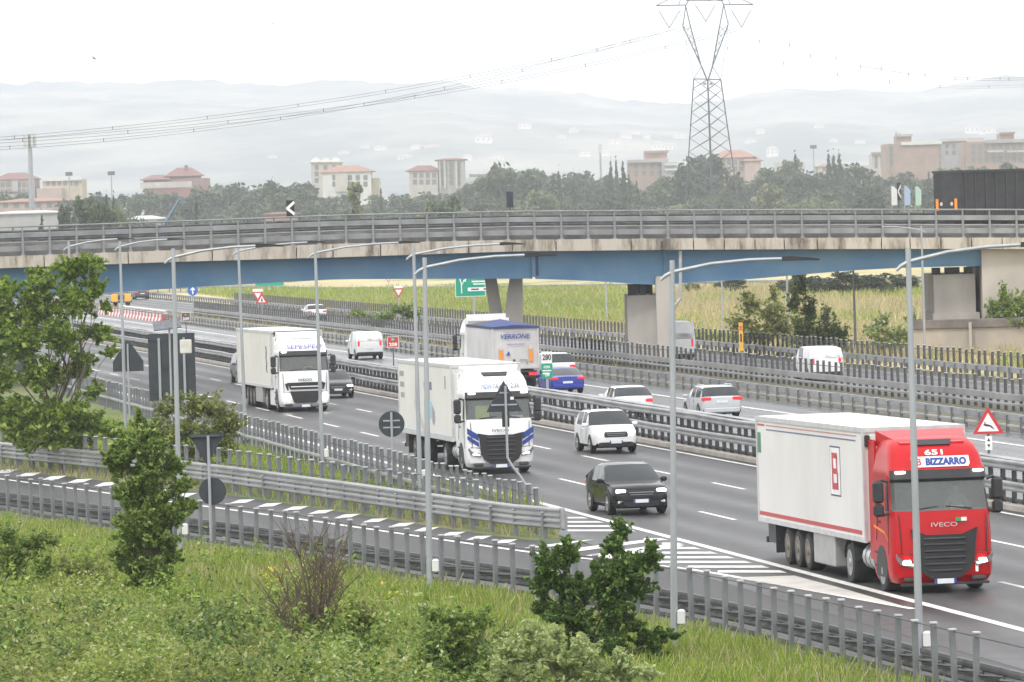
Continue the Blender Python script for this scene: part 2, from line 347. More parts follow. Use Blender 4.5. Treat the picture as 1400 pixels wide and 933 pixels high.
# hills -------------------------------------------------------------
ridge_px = [(-150, 122), (0, 118), (60, 116), (120, 114), (200, 113), (280, 110), (340, 112), (400, 115), (460, 111), (540, 113), (600, 110), (620, 109), (660, 119), (700, 120), (760, 127), (850, 133), (925, 141), (1002, 135), (1085, 121), (1160, 123), (1222, 127), (1314, 118), (1383, 106), (1450, 105), (1550, 112)]
def interp(P, x):
    if x <= P[0][0]: return P[0][1]
    for (xa, ya), (xb, yb) in zip(P, P[1:]):
        if x <= xb: return ya+(yb-ya)*(x-xa)/(xb-xa)
    return P[-1][1]
from mathutils import noise as mnoise
D0, D1 = 5000., 10500.
def hill_z(X, d):
    f = min(1, max(0, (d-D0)/(D1-D0))); xp = 700+X/d*F
    top = W(xp, interp(ridge_px, xp), D1).z
    sh = f**1.25*(1-.3*(1-f)*math.sin(f*9+X*.002))
    return -2+(top+2)*sh+(f*(1-f))*26*mnoise.noise(Vector((X*.0011, d*.0008, 3)))*2+9*f*mnoise.noise(Vector((X*.007, d*.005, 1)))+6*f*mnoise.noise(Vector((X*.03, d*.01, 4)))
NX, NY = 420, 70; hv = []; hf = []
for j in range(NY+1):
    d = D0+(D1-D0)*j/NY
    for i in range(NX+1):
        X = (-.13+.26*i/NX)*d; hv.append((X, d, hill_z(X, d)))
for j in range(NY):
    for i in range(NX): q = j*(NX+1)+i; hf.append((q, q+1, q+NX+2, q+NX+1))
hm = MB(); hm.add(hv, hf)
hillm = mat('hill_cover', (.065, .085, .09), .95, 0, 0, .0045, (1, .5, 1), col2=(.30, .285, .23), thr=(.42, .68))
struct(hm.build('hills', hillm, smooth=True))
# haze --------------------------------------------------------------
hz = bpy.data.materials.new('haze'); hz.use_nodes = True; n = hz.node_tree; n.nodes.clear()
pv = n.nodes.new('ShaderNodeVolumePrincipled'); pv.inputs['Color'].default_value = (.89, .915, 1, 1); pv.inputs['Density'].default_value = .00014; pv.inputs['Anisotropy'].default_value = 0
om = n.nodes.new('ShaderNodeOutputMaterial'); n.links.new(pv.outputs[0], om.inputs['Volume'])
hb = MB(); hb.box((0, 6700, 160), (5200, 13600, 324)); ho = hb.build('haze', hz); tag(ho, kind='stuff')
# ================================================================== BARRIERS
W2 = [(0, -.155), (.03, -.155), (.085, -.105), (.085, -.055), (.025, -.02), (.025, .02), (.085, .055), (.085, .105), (.03, .155), (0, .155), (-.008, .13), (-.008, -.13)]
def flip(p): return [(-a, b) for a, b in reversed(p)]
def postmesh(name, h, w, d, m, cap=True, base=False):
    mb = MB()                                    # open C section
    t = .012; mb.box((0, -d/2+t/2, h/2), (w, t, h)); mb.box((-w/2+t/2, 0, h/2), (t, d-2*t, h)); mb.box((w/2-t/2, 0, h/2), (t, d-2*t, h))
    if cap: mb.box((0, 0, h+.008), (w+.02, d+.02, .03), mi=1)
    return mb.mesh(name, [m, CAPM])
def inview(p, m=200):
    if p.y < 50: return False
    x, y = PX(p); return -m < x < 1400+m and y < 975
def barrier(name, label, cat, line, post_h, step, pw, pd, rails=(), cables=(), extra=None, group=None, pm=POSTM, wob=.02, jit=.03, skip=None):
    o0 = line[0].copy(); root = thing(name, label, cat, o0, 0, group); rg = random.Random(len(label))
    posts = resample(line, step); dirs = []
    for i, p in enumerate(posts):
        t = posts[min(i+1, len(posts)-1)]-posts[max(i-1, 0)]; dirs.append(math.atan2(t.y, t.x))
    cand = [(p, a) for p, a in zip(posts, dirs) if inview(p) and not (skip and skip(p))]; cand.sort(key=lambda q: q[0].y)
    pmesh = postmesh('post', post_h, pw, pd, pm)
    for i, (p, a) in enumerate(cand[:100]):
        c = obj('post', pmesh, root); c.location = p-o0+Vector((0, 0, rg.uniform(-jit, jit)*1.5)); c.rotation_euler = (rg.gauss(0, jit*.6), rg.gauss(0, jit*.6), a+rg.gauss(0, .03))
    if len(cand) > 100:
        mb = MB()
        for p, a in cand[100:]:
            mb.box(p-o0+Vector((0, 0, post_h/2)), (pw, pd, post_h), a)
        tag(mb.build('post', pm, root), kind='stuff')
    for item in rails:
        z, prof, off = item[:3]; nm = item[3] if len(item) > 3 else 'rail'; mt = item[4] if len(item) > 4 else STEEL
        path = [p-o0+Vector((0, 0, z+rg.uniform(-wob, wob))) for p in offset(resample(line, 4.0)+([line[-1]] if (resample(line, 4.0)[-1]-line[-1]).length > .3 else []), off)]
        mb = MB(); mb.sweep(prof, path); mb.build(nm, mt, root, smooth=False)
    for z in cables:
        mb = MB(); mb.tube([p-o0+Vector((0, 0, z)) for p in resample(line, step)], .018, 4); mb.build('cable', STEELD, root)
    return root
def ul(u, d0, d1): return [RD(u, d) for d in np.linspace(d0, d1, 12)]
# median: two rails, posts close together, both sides
mline = ul(45.62, 120, 800)
TUBE = [(-.05, -.06), (.05, -.06), (.06, 0), (.05, .06), (-.05, .06), (-.06, 0)]
# sweep side: +a is to the right of travel (towards larger u is the left when going away)
barrier('median_barrier', 'tall double-railed steel barrier running between the trucks and the opposite carriageway', 'crash barrier', mline, 1.42, 1.333, .11, .15,
        rails=[(1.36, W2, -.10), (.72, W2, -.10), (1.36, flip(W2), .34, 'rear_rail'), (.72, flip(W2), .34, 'rear_rail'), (1.53, [(-.2, -.012), (.2, -.012), (.2, .012), (-.2, .012)], .12, 'top_strip'), (.22, TUBE, -.06, 'lower_rail', STEELD)], pm=STEELD)
barrier('guard_rail', 'low steel guardrail along the far shoulder of the opposite carriageway', 'crash barrier', ul(60.0, 150, 850), .72, 2.25, .1, .14, rails=[(.62, W2, -.02), (.25, TUBE, -.02, 'lower_rail')])
barrier('post_fence', 'dense row of tall grey posts between the opposite carriageway and the slip road', 'post fence', ul(66.1, 180, 560), 1.45, 1.333, .17, .12, cables=(1.2,), rails=[(.62, W2, .12), (.3, TUBE, .12, 'lower_rail')], pm=STEELD)
barrier('guard_rail', 'steel guardrail on the far edge of the slip road with the white vans', 'crash barrier', ul(76.3, 200, 850), .72, 2.25, .1, .14, rails=[(.62, W2, -.02)])
barrier('post_fence', 'farthest row of tall posts at the edge of the dry meadow', 'post fence', ul(77.6, 200, 620), 1.4, 1.333, .17, .12, cables=(1.2,), pm=STEELD)
barrier('guard_rail', 'distant guardrail crossing the meadow in front of the link road', 'crash barrier', far_line, .75, 2.5, .1, .12, rails=[(.62, W2, .0)])
barrier('post_fence', 'dense row of grey posts along the near edge of the motorway beside the white truck', 'post fence', ul(29.65, 166, 420), 1.4, 1.333, .15, .12, cables=(1.15, .75), rails=[(.55, TUBE, .1, 'lower_rail')])
ir = [G(x, y, .8) for x, y in [(-300, 574), (-60, 602), (0, 610), (130, 622), (288, 640), (480, 666), (600, 682.5), (679, 693.6), (730, 698.6), (768, 701.5)]]
for p in ir: p.z = 0
irl = smoothline(ir, 6)
inner_root = barrier('guard_rail', 'foreground steel guardrail with blunt end bordering the ramp and white striped gore', 'crash barrier', irl, .78, 2.0, .12, .14,
        rails=[(.80, W2, .0), (.47, W2, .0)], wob=.006)
e = MB(); pe = irl[-1]-irl[0]; e.bbox(pe+Vector((.03, .04, .63)), (.14, .3, .68), .05); e.build('end_cap', STEEL, inner_root)
ip = offset(irl, .55)
ip = [p for p in ip if PX(p+Vector((0, 0, 1.4)))[0] < 655]
barrier('post_fence', 'row of grey posts strung with a cable just behind the foreground guardrail', 'post fence', ip, 1.42, 1.333, .17, .12, cables=(1.40, .95))
nfr = barrier('post_fence', 'nearest fence of tall grey posts with zigzag braces along the outside of the ramp', 'post fence', near_fence_line, 1.42, 1.333, .125, .11,
        cables=(1.36,), rails=[(.74, TUBE, .34, 'rail', STEELD), (.50, W2, .36, 'rail', STEELD), (.20, TUBE, .34, 'lower_rail', STEELD)])
zz = MB(); q = resample(near_fence_line, .667)
for i in range(len(q)-1):
    t = (q[i+1]-q[i]).normalized(); nrm = Vector((-t.y, t.x, 0))
    a = q[i]+nrm*(.04 if i % 2 == 0 else .32)+Vector((0, 0, .62)); b = q[i+1]+nrm*(.32 if i % 2 == 0 else .04)+Vector((0, 0, .62))
    if inview(a, 900): zz.tube([a-near_fence_line[0], b-near_fence_line[0]], .028, 4)
zz.build('brace', STEELD, nfr)
# ================================================================== OVERPASS
# near edge of the deck seen at photo x -> (depth, height of the parapet top)
DK = [(-150, 327), (0, 330), (230, 333.5), (460, 336), (700, 338), (940, 340), (1200, 341), (1370, 341.5), (1560, 342)]
PT = [(-150, 357), (0, 351), (230, 342.5), (460, 333.5), (700, 328), (940, 326), (1200, 325), (1370, 325), (1560, 326)]
PB = [(-150, 373), (0, 367), (230, 358.5), (460, 352.0), (700, 344), (940, 341.5), (1200, 340.5), (1370, 340.5), (1560, 341)]
GB = [(-150, 420), (0, 409), (137, 401), (264, 392.6), (460, 382), (713, 381), (803, 384), (854, 387.5), (895, 390), (934, 387), (1023, 382), (1160, 370), (1230, 366.5), (1342, 363.5), (1560, 360)]
def dk(x, P): return W(x, interp(P, x), interp(DK, x))
op = thing('overpass', 'long blue steel and concrete road bridge crossing over the whole motorway', 'bridge', (0, 338, 0))
O0 = Vector((0, 338, 0))
xs = list(range(-420, 1831, 30)); DW = 11.5
def L(p): return p-O0
# parapet (concrete edge beam)
def sect(x):
    t = dk(x, PT); b = dk(x, PB); return [L(Vector((t.x, t.y, b.z))), L(t), L(Vector((t.x, t.y+.5, t.z))), L(Vector((t.x, t.y+.5, b.z)))]
PARA = bpy.data.materials.new('stained_parapet'); PARA.use_nodes = True; n = PARA.node_tree; b = n.nodes['Principled BSDF']; b.inputs['Roughness'].default_value = .9
t = n.nodes.new('ShaderNodeTexCoord'); mp = n.nodes.new('ShaderNodeMapping'); mp.inputs['Scale'].default_value = (1.1, 1, .22); nz = n.nodes.new('ShaderNodeTexNoise'); nz.inputs['Scale'].default_value = 1.; nz.inputs['Detail'].default_value = 7; nz.inputs['Roughness'].default_value = .7
rp = n.nodes.new('ShaderNodeValToRGB'); e = rp.color_ramp.elements; e[0].position = .36; e[0].color = (.12, .10, .085, 1); e[1].position = .56; e[1].color = (.48, .44, .38, 1); e2 = e.new(.47); e2.color = (.36, .32, .265, 1)
n.links.new(t.outputs['Object'], mp.inputs[0]); n.links.new(mp.outputs[0], nz.inputs[0]); n.links.new(nz.outputs['Fac'], rp.inputs[0]); n.links.new(rp.outputs[0], b.inputs['Base Color'])
cuts = [-420, -290, -160, -60, 60, 175, 290, 405, 455, 520, 640, 700, 760, 863, 905, 948, 990, 1032, 1072, 1117, 1205, 1244, 1286, 1328, 1370, 1450, 1560, 1690, 1830]
for a, b in zip(cuts, cuts[1:]):
    mb = MB(); g = .7; st = [a+g]+[x for x in xs if a+g < x < b-g]+[b-g]
    mb.loft([sect(x) for x in st]); mb.build('parapet', PARA, op)
DKG = mat('deck_concrete', (.18, .17, .16), .9, 0, .2, .6)
mb = MB(); rings = []
for x in xs:
    t = dk(x, PT); bz = dk(x, PB).z; rings.append([L(Vector((t.x, t.y+.5, bz+.1))), L(Vector((t.x, t.y+.5, t.z-.15))), L(Vector((t.x, t.y+DW, t.z-.05))), L(Vector((t.x, t.y+DW, bz+.1)))])
mb.loft(rings); mb.build('deck', DKG, op)
mb = MB(); rings = []
for x in xs:
    t = dk(x, PT); bz = dk(x, PB).z; rings.append([L(Vector((t.x, t.y+DW, bz))), L(Vector((t.x, t.y+DW, t.z))), L(Vector((t.x, t.y+DW+.5, t.z))), L(Vector((t.x, t.y+DW+.5, bz)))])
mb.loft(rings); mb.build('far_parapet', CONC, op)
BLUE = mat('weathered_blue_steel', (.065, .18, .34), .6, .0, 0, .35, (1, 1, 1.2), col2=(.14, .26, .37), thr=(.3, .75))
def girder(x0, x1, name='girder', off=1.25):
    mb = MB(); rings = []
    for x in [x0]+[q for q in xs if x0 < q < x1]+[x1]:
        t = dk(x, PB); bt = dk(x, GB); yy = t.y+off
        zb = HC-(HC-bt.z)*(yy/bt.y)
        sc = yy/t.y; X = t.x*sc
        rings.append([L(Vector((X, yy-.12, zb))), L(Vector((X, yy-.12, zb+.06))), L(Vector((X, yy, zb+.06))), L(Vector((X, yy, t.z-.0))), L(Vector((X, yy+.1, t.z))), L(Vector((X+.0, yy+5.6, t.z))), L(Vector((X, yy+5.6, zb)))])
    mb.loft(rings); return mb.build(name, BLUE, op)
girder(-420, 727, 'girder'); girder(731, 1345, 'girder')
st = MB()
for x in (729, 908, 910):
    t = dk(x, PB); bt = dk(x, GB); yy = t.y+1.14; st.box(L(Vector((t.x*yy/t.y, yy-.01, (t.z+bt.z)/2+.05))), (.22 if x == 729 else .07, .16, t.z-bt.z-.1))
st.build('stiffener', BLUE, op)
# splice plate band (dark)
b729 = MB()
for dx in (-.45, .45):
    t = dk(729, PB); bt = dk(729, GB); yy = t.y+1.24; b729.box(L(Vector((t.x*yy/t.y+dx*.35, yy, (t.z+bt.z)/2+.05))), (.28, .02, t.z-bt.z-.25))
b729.build('splice_plate', mat('dark_blue_steel', (.03, .07, .15), .6), op)
# centre pier: lit column in front, long wall behind, bearing on top
PC = mat('pier_concrete', (.46, .43, .39), .9, 0, 0, .5, (1, 1, .3), col2=(.36, .335, .305), bump=.05)
ya = interp(DK, 905)+.9; sp = ya/F
cl_ = W(896, 378, ya); cr_ = W(917, 378, ya)
wc = MB(); wc.bbox(L(Vector(((cl_.x+cr_.x)/2, ya+.5, cl_.z/2))), (cr_.x-cl_.x, 1.0, cl_.z), .08); col_ = wc.build('pier', PC, op)
wl = W(857, 404, ya+1.2); wb = MB(); rt = [(wl.x, ya+1.25), (cl_.x+.35, ya+1.0), (cl_.x+.35, ya+9.2), (wl.x, ya+9.2)]
zt = W(870, 404, ya+1.2).z
wb.loft([[L(Vector((x, y, 0))) for x, y in rt], [L(Vector((x, y, zt))) for x, y in rt]]); wb.build('pier_wall', PC, op)
br = MB()
for i, xx in enumerate((858.5, 866, 875, 886)):
    p = W(xx+4, 396, ya+1.25); br.box(L(Vector((p.x, ya+1.6, zt+.33))), (.36 if i % 2 == 0 else .2, .7, .66))
br.box(L(Vector((wl.x+.85, ya+2.2, zt+.38))), (1.5, .5, .62)); br.build('bearing', mat('bearing_dark', (.03, .032, .035), .7), op)
# V shaped pier behind the tipper truck
yv = interp(DK, 690)+3.2
for nm, (a, b_, c, d_) in (('pier_leg', ((662, 681), (678.5, 681), (689, 470), (671, 470))), ('pier_leg', ((697, 681), (714.6, 681), (714.6, 470), (688, 470)))):
    T = [(a[0], 379), (b_[0], 379), (c[0], 440), (d_[0], 440)]; P = [W(x, y, yv) for x, y in T]
    dy = .9 if a[0] < 690 else 0
    lg = MB(); lo = [P[3], P[2]]; hi = [P[0], P[1]]
    f = [[L(Vector((lo[0].x+(lo[0].x-hi[0].x)*.0, yv+dy, 0))), L(Vector((lo[1].x, yv+dy, 0))), L(Vector((lo[1].x, yv+dy+1.2, 0))), L(Vector((lo[0].x, yv+dy+1.2, 0)))],
         [L(Vector((lo[0].x, yv+dy, lo[0].z))), L(Vector((lo[1].x, yv+dy, lo[0].z))), L(Vector((lo[1].x, yv+dy+1.2, lo[0].z))), L(Vector((lo[0].x, yv+dy+1.2, lo[0].z)))],
         [L(Vector((hi[0].x, yv+dy, hi[0].z))), L(Vector((hi[1].x, yv+dy, hi[0].z))), L(Vector((hi[1].x, yv+dy+1.2, hi[0].z))), L(Vector((hi[0].x, yv+dy+1.2, hi[0].z)))]]
    lg.loft(f); lg.build(nm, PC, op)
# drain pipe beside the centre pier
dp = MB(); yd = ya-.35
dp.tube([L(W(930, 343, yd)), L(W(930.5, 408, yd)), L(W(921, 420, yd)), L(W(921, 498, yd))], .11, 8); dp.build('drain_pipe', mat('pipe_grey', (.40, .40, .40), .5, .2), op)
# right abutment
AB = PC; yb = interp(DK, 1360)+.55
ab = MB(); p0 = W(1342, 341, yb); p1 = W(1815, 341, yb)
ab.box(L(Vector(((p0.x+p1.x)/2, yb+6, (p0.z-.01)/2))), (p1.x-p0.x, 11.6, p0.z-.01)); ab.build('abutment', mat('abutment_concrete', (.50, .46, .41), .9, 0, 0, .28, (1, 1, .5), col2=(.36, .33, .29), bump=.05), op)
yb2 = yb+1.6; q0 = W(1276, 376, yb2); q1 = W(1333, 376, yb2)
pw = MB(); pw.box(L(Vector(((q0.x+q1.x)/2, yb2+4.5, q0.z/2))), (q1.x-q0.x, 9, q0.z)); pw.box(L(Vector(((q0.x+q1.x)/2+.05, yb2+4.3, W(1300, 428, yb2).z/2)), ), (q1.x-q0.x+.3, 9.2, W(1300, 428, yb2).z))
pw.build('pier_wall', PC, op)
bb = MB(); s0 = W(1278, 371, yb2+.3)
for xx, w in ((1280, .5), (1302, .9), (1324, .5)): bb.box(L(Vector((W(xx, 371, yb2+.4).x, yb2+.7, q0.z+.22))), (w, .7, .42))
bb.build('bearing', mat('bearing_dark', (.03, .032, .035)), op)
# retaining wall in front of the abutment
yw = yb-2.2
rw = thing('retaining_wall', 'stained concrete retaining wall with dark coping below the bridge abutment', 'wall', W(1250, 500, yw)*1)
rw.location.z = 0; r0 = rw.location
a0 = W(1252, 443, yw); a1 = W(1330, 447, yw); a2 = W(1700, 466, yw)
m_ = MB(); m_.box((( a2.x-a0.x)/2, .5, a0.z/2-.1), (a2.x-a0.x, .6, a0.z-.2)); m_.build('wall_body', mat('retaining_concrete', (.42, .37, .30), .9, 0, 0, .4, (1, 1, .6), col2=(.30, .27, .24)), rw)
m_ = MB(); m_.bbox(((a2.x-a0.x)/2, .45, a0.z-.08), (a2.x-a0.x+.1, .8, .55), .04); m_.build('coping', mat('coping_dark', (.16, .14, .13), .9, 0, .3, .7), rw)
m_ = MB(); m_.box(((a1.x-a0.x), .05, a0.z/2), (.18, .3, a0.z)); m_.build('pilaster', PC, rw)
# railings on the overpass
def rail_line(off, h=0.):
    return [Vector((dk(x, PT).x*(1+off/340), dk(x, PT).y+off, dk(x, PT).z+h)) for x in xs]
def bridge_rail(label, off, pm, side):
    line = rail_line(off); o0 = line[0]; root = thing('bridge_railing', label, 'railing', o0)
    pmesh = MB(); pmesh.box((0, 0, .52), (.13, .17, 1.04)); pmesh.box((0, .06*side, 1.38), (.09, .09, .72)); pmesh.box((0, 0, .03), (.26, .3, .06)); pme = pmesh.mesh('post', pm)
    n = 0
    for p in resample(line, 1.66):
        if inview(p, 430) and n < 100: c = obj('post', pme, root); c.location = p-o0; n += 1
    for z, prof in (((.42, W2), (1.22, W2)) if side > 0 else ((.25, W2), (.62, W2), (1.0, W2), (1.36, W2))):
        mb = MB(); mb.sweep(prof if side < 0 else flip(prof), [p-o0+Vector((0, .1*side, z)) for p in line]); mb.build('rail', pm, root)
    for z in (.78, 1.72):
        mb = MB(); mb.tube([p-o0+Vector((0, .06*side, z)) for p in line], .055, 6); mb.build('top_rail' if z > 1 else 'middle_rail', pm, root)
    return root
bridge_rail('grey steel railing along the near edge of the blue overpass', .25, mat('railing_steel', (.25, .26, .265), .5, .3, .2, .8), 1)
bridge_rail('steel railing coloured dark for shade along the far edge of the overpass deck', DW+.25, STEELD, -1)  # darker steel colour stands in for shade on the inner side
dkl = rail_line(1.35, -.05); o0 = dkl[0]
kb = MB(); kb.sweep([(-.2, 0), (.2, 0), (.12, .85), (-.12, .85)], [L(p) for p in dkl]); kb.build('traffic_barrier', mat('stained_barrier', (.13, .13, .13), .9, 0, 0, .6, (1, 1, .4), col2=(.24, .23, .22)), op)
# ================================================================== LAMP POSTS
LP = {}
def lamp(base, ztop, label, arm=2.45, back=.25, ang=0., box=True, head=True):
    root = thing('street_lamp', label, 'street lamp', base, ang, 'lamp posts beside the motorway')
    h = ztop
    m = MB(); m.tube([(0, 0, 0), (0, 0, h)], [.085, .055], 10); m.build('pole', POLE, root, smooth=True)
    if head:
        m = MB(); pts = [(-back, 0, h-.42), (-back+.1, 0, h-.33), (0, 0, h-.25), (arm*.35, 0, h-.08), (arm*.7, 0, h-.0), (arm, 0, h+.02)]; m.tube(pts, [.03, .042, .042, .038, .036, .034], 8); m.build('arm', POLE, root, smooth=True)
        m = MB(); m.loft([[Vector((arm-.02, y*.05, h+.02+z*.05)) for y, z in ((-1, -1), (1, -1), (1, 1), (-1, 1))], [Vector((arm+.12, y*.12, h+.03+z*.055)) for y, z in ((-1, -1), (1, -1), (1, 1), (-1, 1))],
                          [Vector((arm+.5, y*.13, h+.02+z*.035)) for y, z in ((-1, -1), (1, -1), (1, 1), (-1, 1))], [Vector((arm+.78, y*.09, h-.0+z*.02)) for y, z in ((-1, -1), (1, -1), (1, 1), (-1, 1))]])
        m.build('luminaire', DARK, root)
    if box:
        m = MB(); m.bbox((.15, -.06, .95), (.17, .14, .34), .04); m.build('junction_box', mat('box_plastic', (.62, .62, .61), .5), root)
    m = MB(); m.cyl((0, 0, .06), (0, 0, 1), .16, .12, 10); m.build('base_collar', DARK, root)
    return root
def lampz(xt, yt, base): return W(xt, yt, base.y).z
for xb, yb_, xt, yt, lab, ar in [
    (247, 770, 237, 352, 'near lamp post rising out of the bushes beside the leafy sapling', 2.35),
    (588, 826, 580.7, 366, 'near lamp post standing in front of the white truck with blue stripes', 2.5),
    (922, 905, 919, 372, 'near lamp post between the black crossover and the red truck, beside the dark bush', 2.35),
    (1259, 940, 1242, 358, 'near lamp post standing in front of the cab of the red truck', 2.25)]:
    b_ = G(xb, yb_); q_ = lamp(b_, lampz(xt, yt, b_)+.25, lab, ar); q_.rotation_euler.y = math.atan2(W(xt, yt, b_.y).x-b_.x, lampz(xt, yt, b_))
for xb, yb_, xt, yt, lab, ar in [
    (104, 590, 94, 336, 'lamp post mostly hidden behind the big leafy tree', 2.3),
    (172, 592, 164, 336, 'slim lamp post beside the triangular sign back by the leafy tree', 2.2),
    (336, 606, 326, 342, 'slim lamp post in front of the trailer of the farthest white truck', 3.0),
    (442, 655, 431, 344, 'slim lamp post in front of the cab of the farthest white truck', 3.1),
    (575, 688, 565.6, 346, 'slim lamp post overlapping the trailer of the white truck, behind a nearer lamp', 2.9)]:
    b_ = G(xb, yb_); q_ = lamp(b_, lampz(xt, yt, b_)+.2, lab, ar, box=yb_ > 600); q_.rotation_euler.y = math.atan2(W(xt, yt, b_.y).x-b_.x, lampz(xt, yt, b_))
for xb, yb_, lab in [(830, 446, 'thin far lamp post left of the centre pier beyond the slip road'), (989, 462, 'thin far lamp post behind the yellow marker and feathery bush'), (1078.5, 473, 'thin far lamp post in front of the dense poplar saplings'),
                     (1170, 484, 'thin far lamp post between the poplar saplings and the thistles'), (1265, 492, 'thin far lamp post just left of the abutment pier')]:
    b_ = G(xb, yb_); rt = lamp(b_, 8.0, lab, 2.4, ang=math.pi, box=False)
# ================================================================== VEHICLES
def wheel(parent, x, y, r, w, rim=RIM, side=1, hub=.6, deep=0):
    m = MB(); n = 20
    prof = [(-.5, .62), (-.5, .93), (-.36, 1), (.36, 1), (.5, .93), (.5, .62)]
    m.loft([[Vector((r*q*math.cos(2*math.pi*k/n), w*a, r*q*math.sin(2*math.pi*k/n))) for k in range(n)] for a, q in prof], True, True)
    o = m.build('wheel', TYRE, parent, smooth=True, loc=(x, y, r))
    m = MB(); s = side; q = .02*s
    m.loft([[Vector((r*k*math.cos(2*math.pi*j/n), s*w*(.5)+s*a, r*k*math.sin(2*math.pi*j/n))) for j in range(n)] for k, a in ((.66, .012), (.60, .012), (.5, -.0+.004), (.22, .006), (.18, .03), (.0001, .03))], False, True)
    m.build('rim', rim, o, smooth=True); return o
def car(name, label, pos, rz, P, col, group=None, lights=False, tail=False, ref='front'):
    L_, Wd, H = P['L'], P['W'], P['H']; root = thing(name, label, P.get('cat', 'car'), pos, rz, group)
    if ref == 'rear':
        h = Vector((math.cos(rz), math.sin(rz), 0)); root.location = Vector(pos)+h*L_
    h0, h1, cw, rf, rr, tx, tz = (P[k] for k in ('h0', 'h1', 'cowl', 'rf', 'rr', 'tx', 'tz')); zb = P.get('zb', .22); belt = P.get('belt', h1-.03)
    xs_ = [0, .04, .14, .4, cw*.65, cw, cw+(rf-cw)*.5, rf, rf+.28, rf+(rr-rf)*.40, rf+(rr-rf)*.46, rf+(rr-rf)*.82, rr, rr+(tx-rr)*.5, tx, min(L_-.08, tx+(L_-tx)*.6), L_-.03, L_]
    top = [(0, h0-.3), (.04, h0-.16), (.14, h0-.06), (.4, h0), (cw*.65, h1-.06), (cw, h1), (cw+(rf-cw)*.5, h1+(H-.05-h1)*.56), (rf, H-.05), (rf+.28, H-.015), (rf+(rr-rf)*.45, H), (rf+(rr-rf)*.82, H-.02), (rr, H-.06), (rr+(tx-rr)*.5, tz+(H-.06-tz)*.57), (tx, tz), (L_-.03, tz-.06), (L_, tz-.3)]
    hw = [(0, .74), (.04, .84), (.14, .93), (.4, .985), (cw, 1.), (tx, 1.), (L_-.12, .98), (L_-.03, .93), (L_, .86)]
    rings = []; ngl = P.get('tum', .80)
    for x in xs_:
        zt = interp(top, x); w = interp(hw, x)*Wd/2
        cab = cw-.001 <= x <= tx+.001
        zbelt = min(belt+.06*max(0, (x-cw)/(L_-cw)), zt-.03) if cab else zt-.07
        if x <= .04 or x >= L_-.03: zbelt = zt-.08
        f = min(1, max(0, (zt-zbelt-.06)/(H-belt-.06))) if cab else 0
        w5 = w*(1-(1-ngl)*f) if cab else w*.93
        z5 = zt-.055 if cab and f > .2 else zt-.02
        lo = zb+(.10 if x < .1 or x > L_-.1 else 0)
        half = [(0, lo), (w*.86, lo), (w*.97, lo+.12), (w, lo+(zbelt-lo)*.55), (w*.975, zbelt), (w5, z5), (w5*.86, zt), (0, zt+ (.015 if cab else .02))]
        rings.append([(x, a, z) for a, z in half])
    grp = {}
    def put(k, q, s_=0, i=0): grp.setdefault((k, s_, i > 9) if k == 'side_window' else (k, 0, 0), MB()).add(q, [(0, 1, 2, 3)])
    for i in range(len(xs_)-1):
        xm = (xs_[i]+xs_[i+1])/2
        for j in range(7):
            k = 'body'
            if cw-.001 < xm < rf and j in (5, 6): k = 'windscreen'
            elif rr < xm < tx and j in (5, 6) and P.get('rglass', True): k = 'rear_window'
            elif rf < xm < rr and j == 4 and i not in (9,) and (P.get('sglass', True) or xm < rf+(rr-rf)*.3): k = 'side_window'
            elif j in (0, 1): k = 'sill'
            A, B = rings[i], rings[i+1]
            q = [A[j], B[j], B[j+1], A[j+1]]
            put(k, [(-a, -b, c) for a, b, c in reversed(q)], -1, i); put(k, [(-a, b, c) for a, b, c in q], 1, i)
    for e_, rev in ((rings[0], False), (rings[-1], True)):
        q = [(-a, b, c) for a, b, c in e_]+[(-a, -b, c) for a, b, c in reversed(e_[1:-1])]
        grp[('body', 0, 0)].add(q, [tuple(range(len(q)))])
    for (k, _, _), m in grp.items():
        o = m.build(k, {'body': col, 'sill': P.get('sillm', DARK)}.get(k, GLASS), root, smooth=True)
        bmm = bmesh.new(); bmm.from_mesh(o.data); bmesh.ops.remove_doubles(bmm, verts=bmm.verts, dist=.0005); bmesh.ops.recalc_face_normals(bmm, faces=bmm.faces)
        bmm.to_mesh(o.data); bmm.free()
        if k == 'body':
            o.data.polygons.foreach_set('use_smooth', [True]*len(o.data.polygons)); o.data.set_sharp_from_angle(angle=R(38))
    r = P.get('r', .33); fx, bx = P.get('fx', .82), P.get('bx', L_-.78)
    for x in (fx, bx):
        for s in (1, -1): wheel(root, -x, s*(Wd/2-.105), r, .22, side=s)
    for x in (fx, bx):
        for s in (1, -1):
            m = MB(); a = [(r*1.2*math.cos(t), r+r*1.2*math.sin(t)) for t in np.linspace(-.45, math.pi+.45, 14)]
            m.prism([(-x+p, z) for p, z in a], .012, FR((1, 0, 0), (0, 0, 1), (0, s*(Wd/2-.004)+.006, 0))); m.build('wheel_arch', DARK, root)
    def lamp_(nm, x, y, z, sx, sy, sz, mt):
        m = MB(); m.bbox((x, y, z), (sx, sy, sz), min(sx, sy, sz)*.3); return m.build(nm, mt, root, smooth=False)
    for s in (1, -1):
        lamp_('headlight', -.125, s*(Wd/2-.27), h0-.16, .2, .32, .12, LAMPW if lights else LAMPC)
        lamp_('tail_light', -L_+.05, s*(Wd/2-.2), P.get('tlz', tz-.2), .13, P.get('tlw', .34), P.get('tlh', .17), LAMPR)
        m = MB(); m.bbox((-cw-.22, s*(Wd/2+.11), belt+.07), (.16, .22, .15), .04); m.box((-cw-.22, s*(Wd/2-.01), belt+.02), (.06, .1, .05)); m.build('mirror', P.get('mirm', col), root)
    m = MB(); m.bbox((-.015, 0, h0-.24), (.07, Wd*.52, P.get('gh', .2)), .03); m.build('grille', DARK, root)
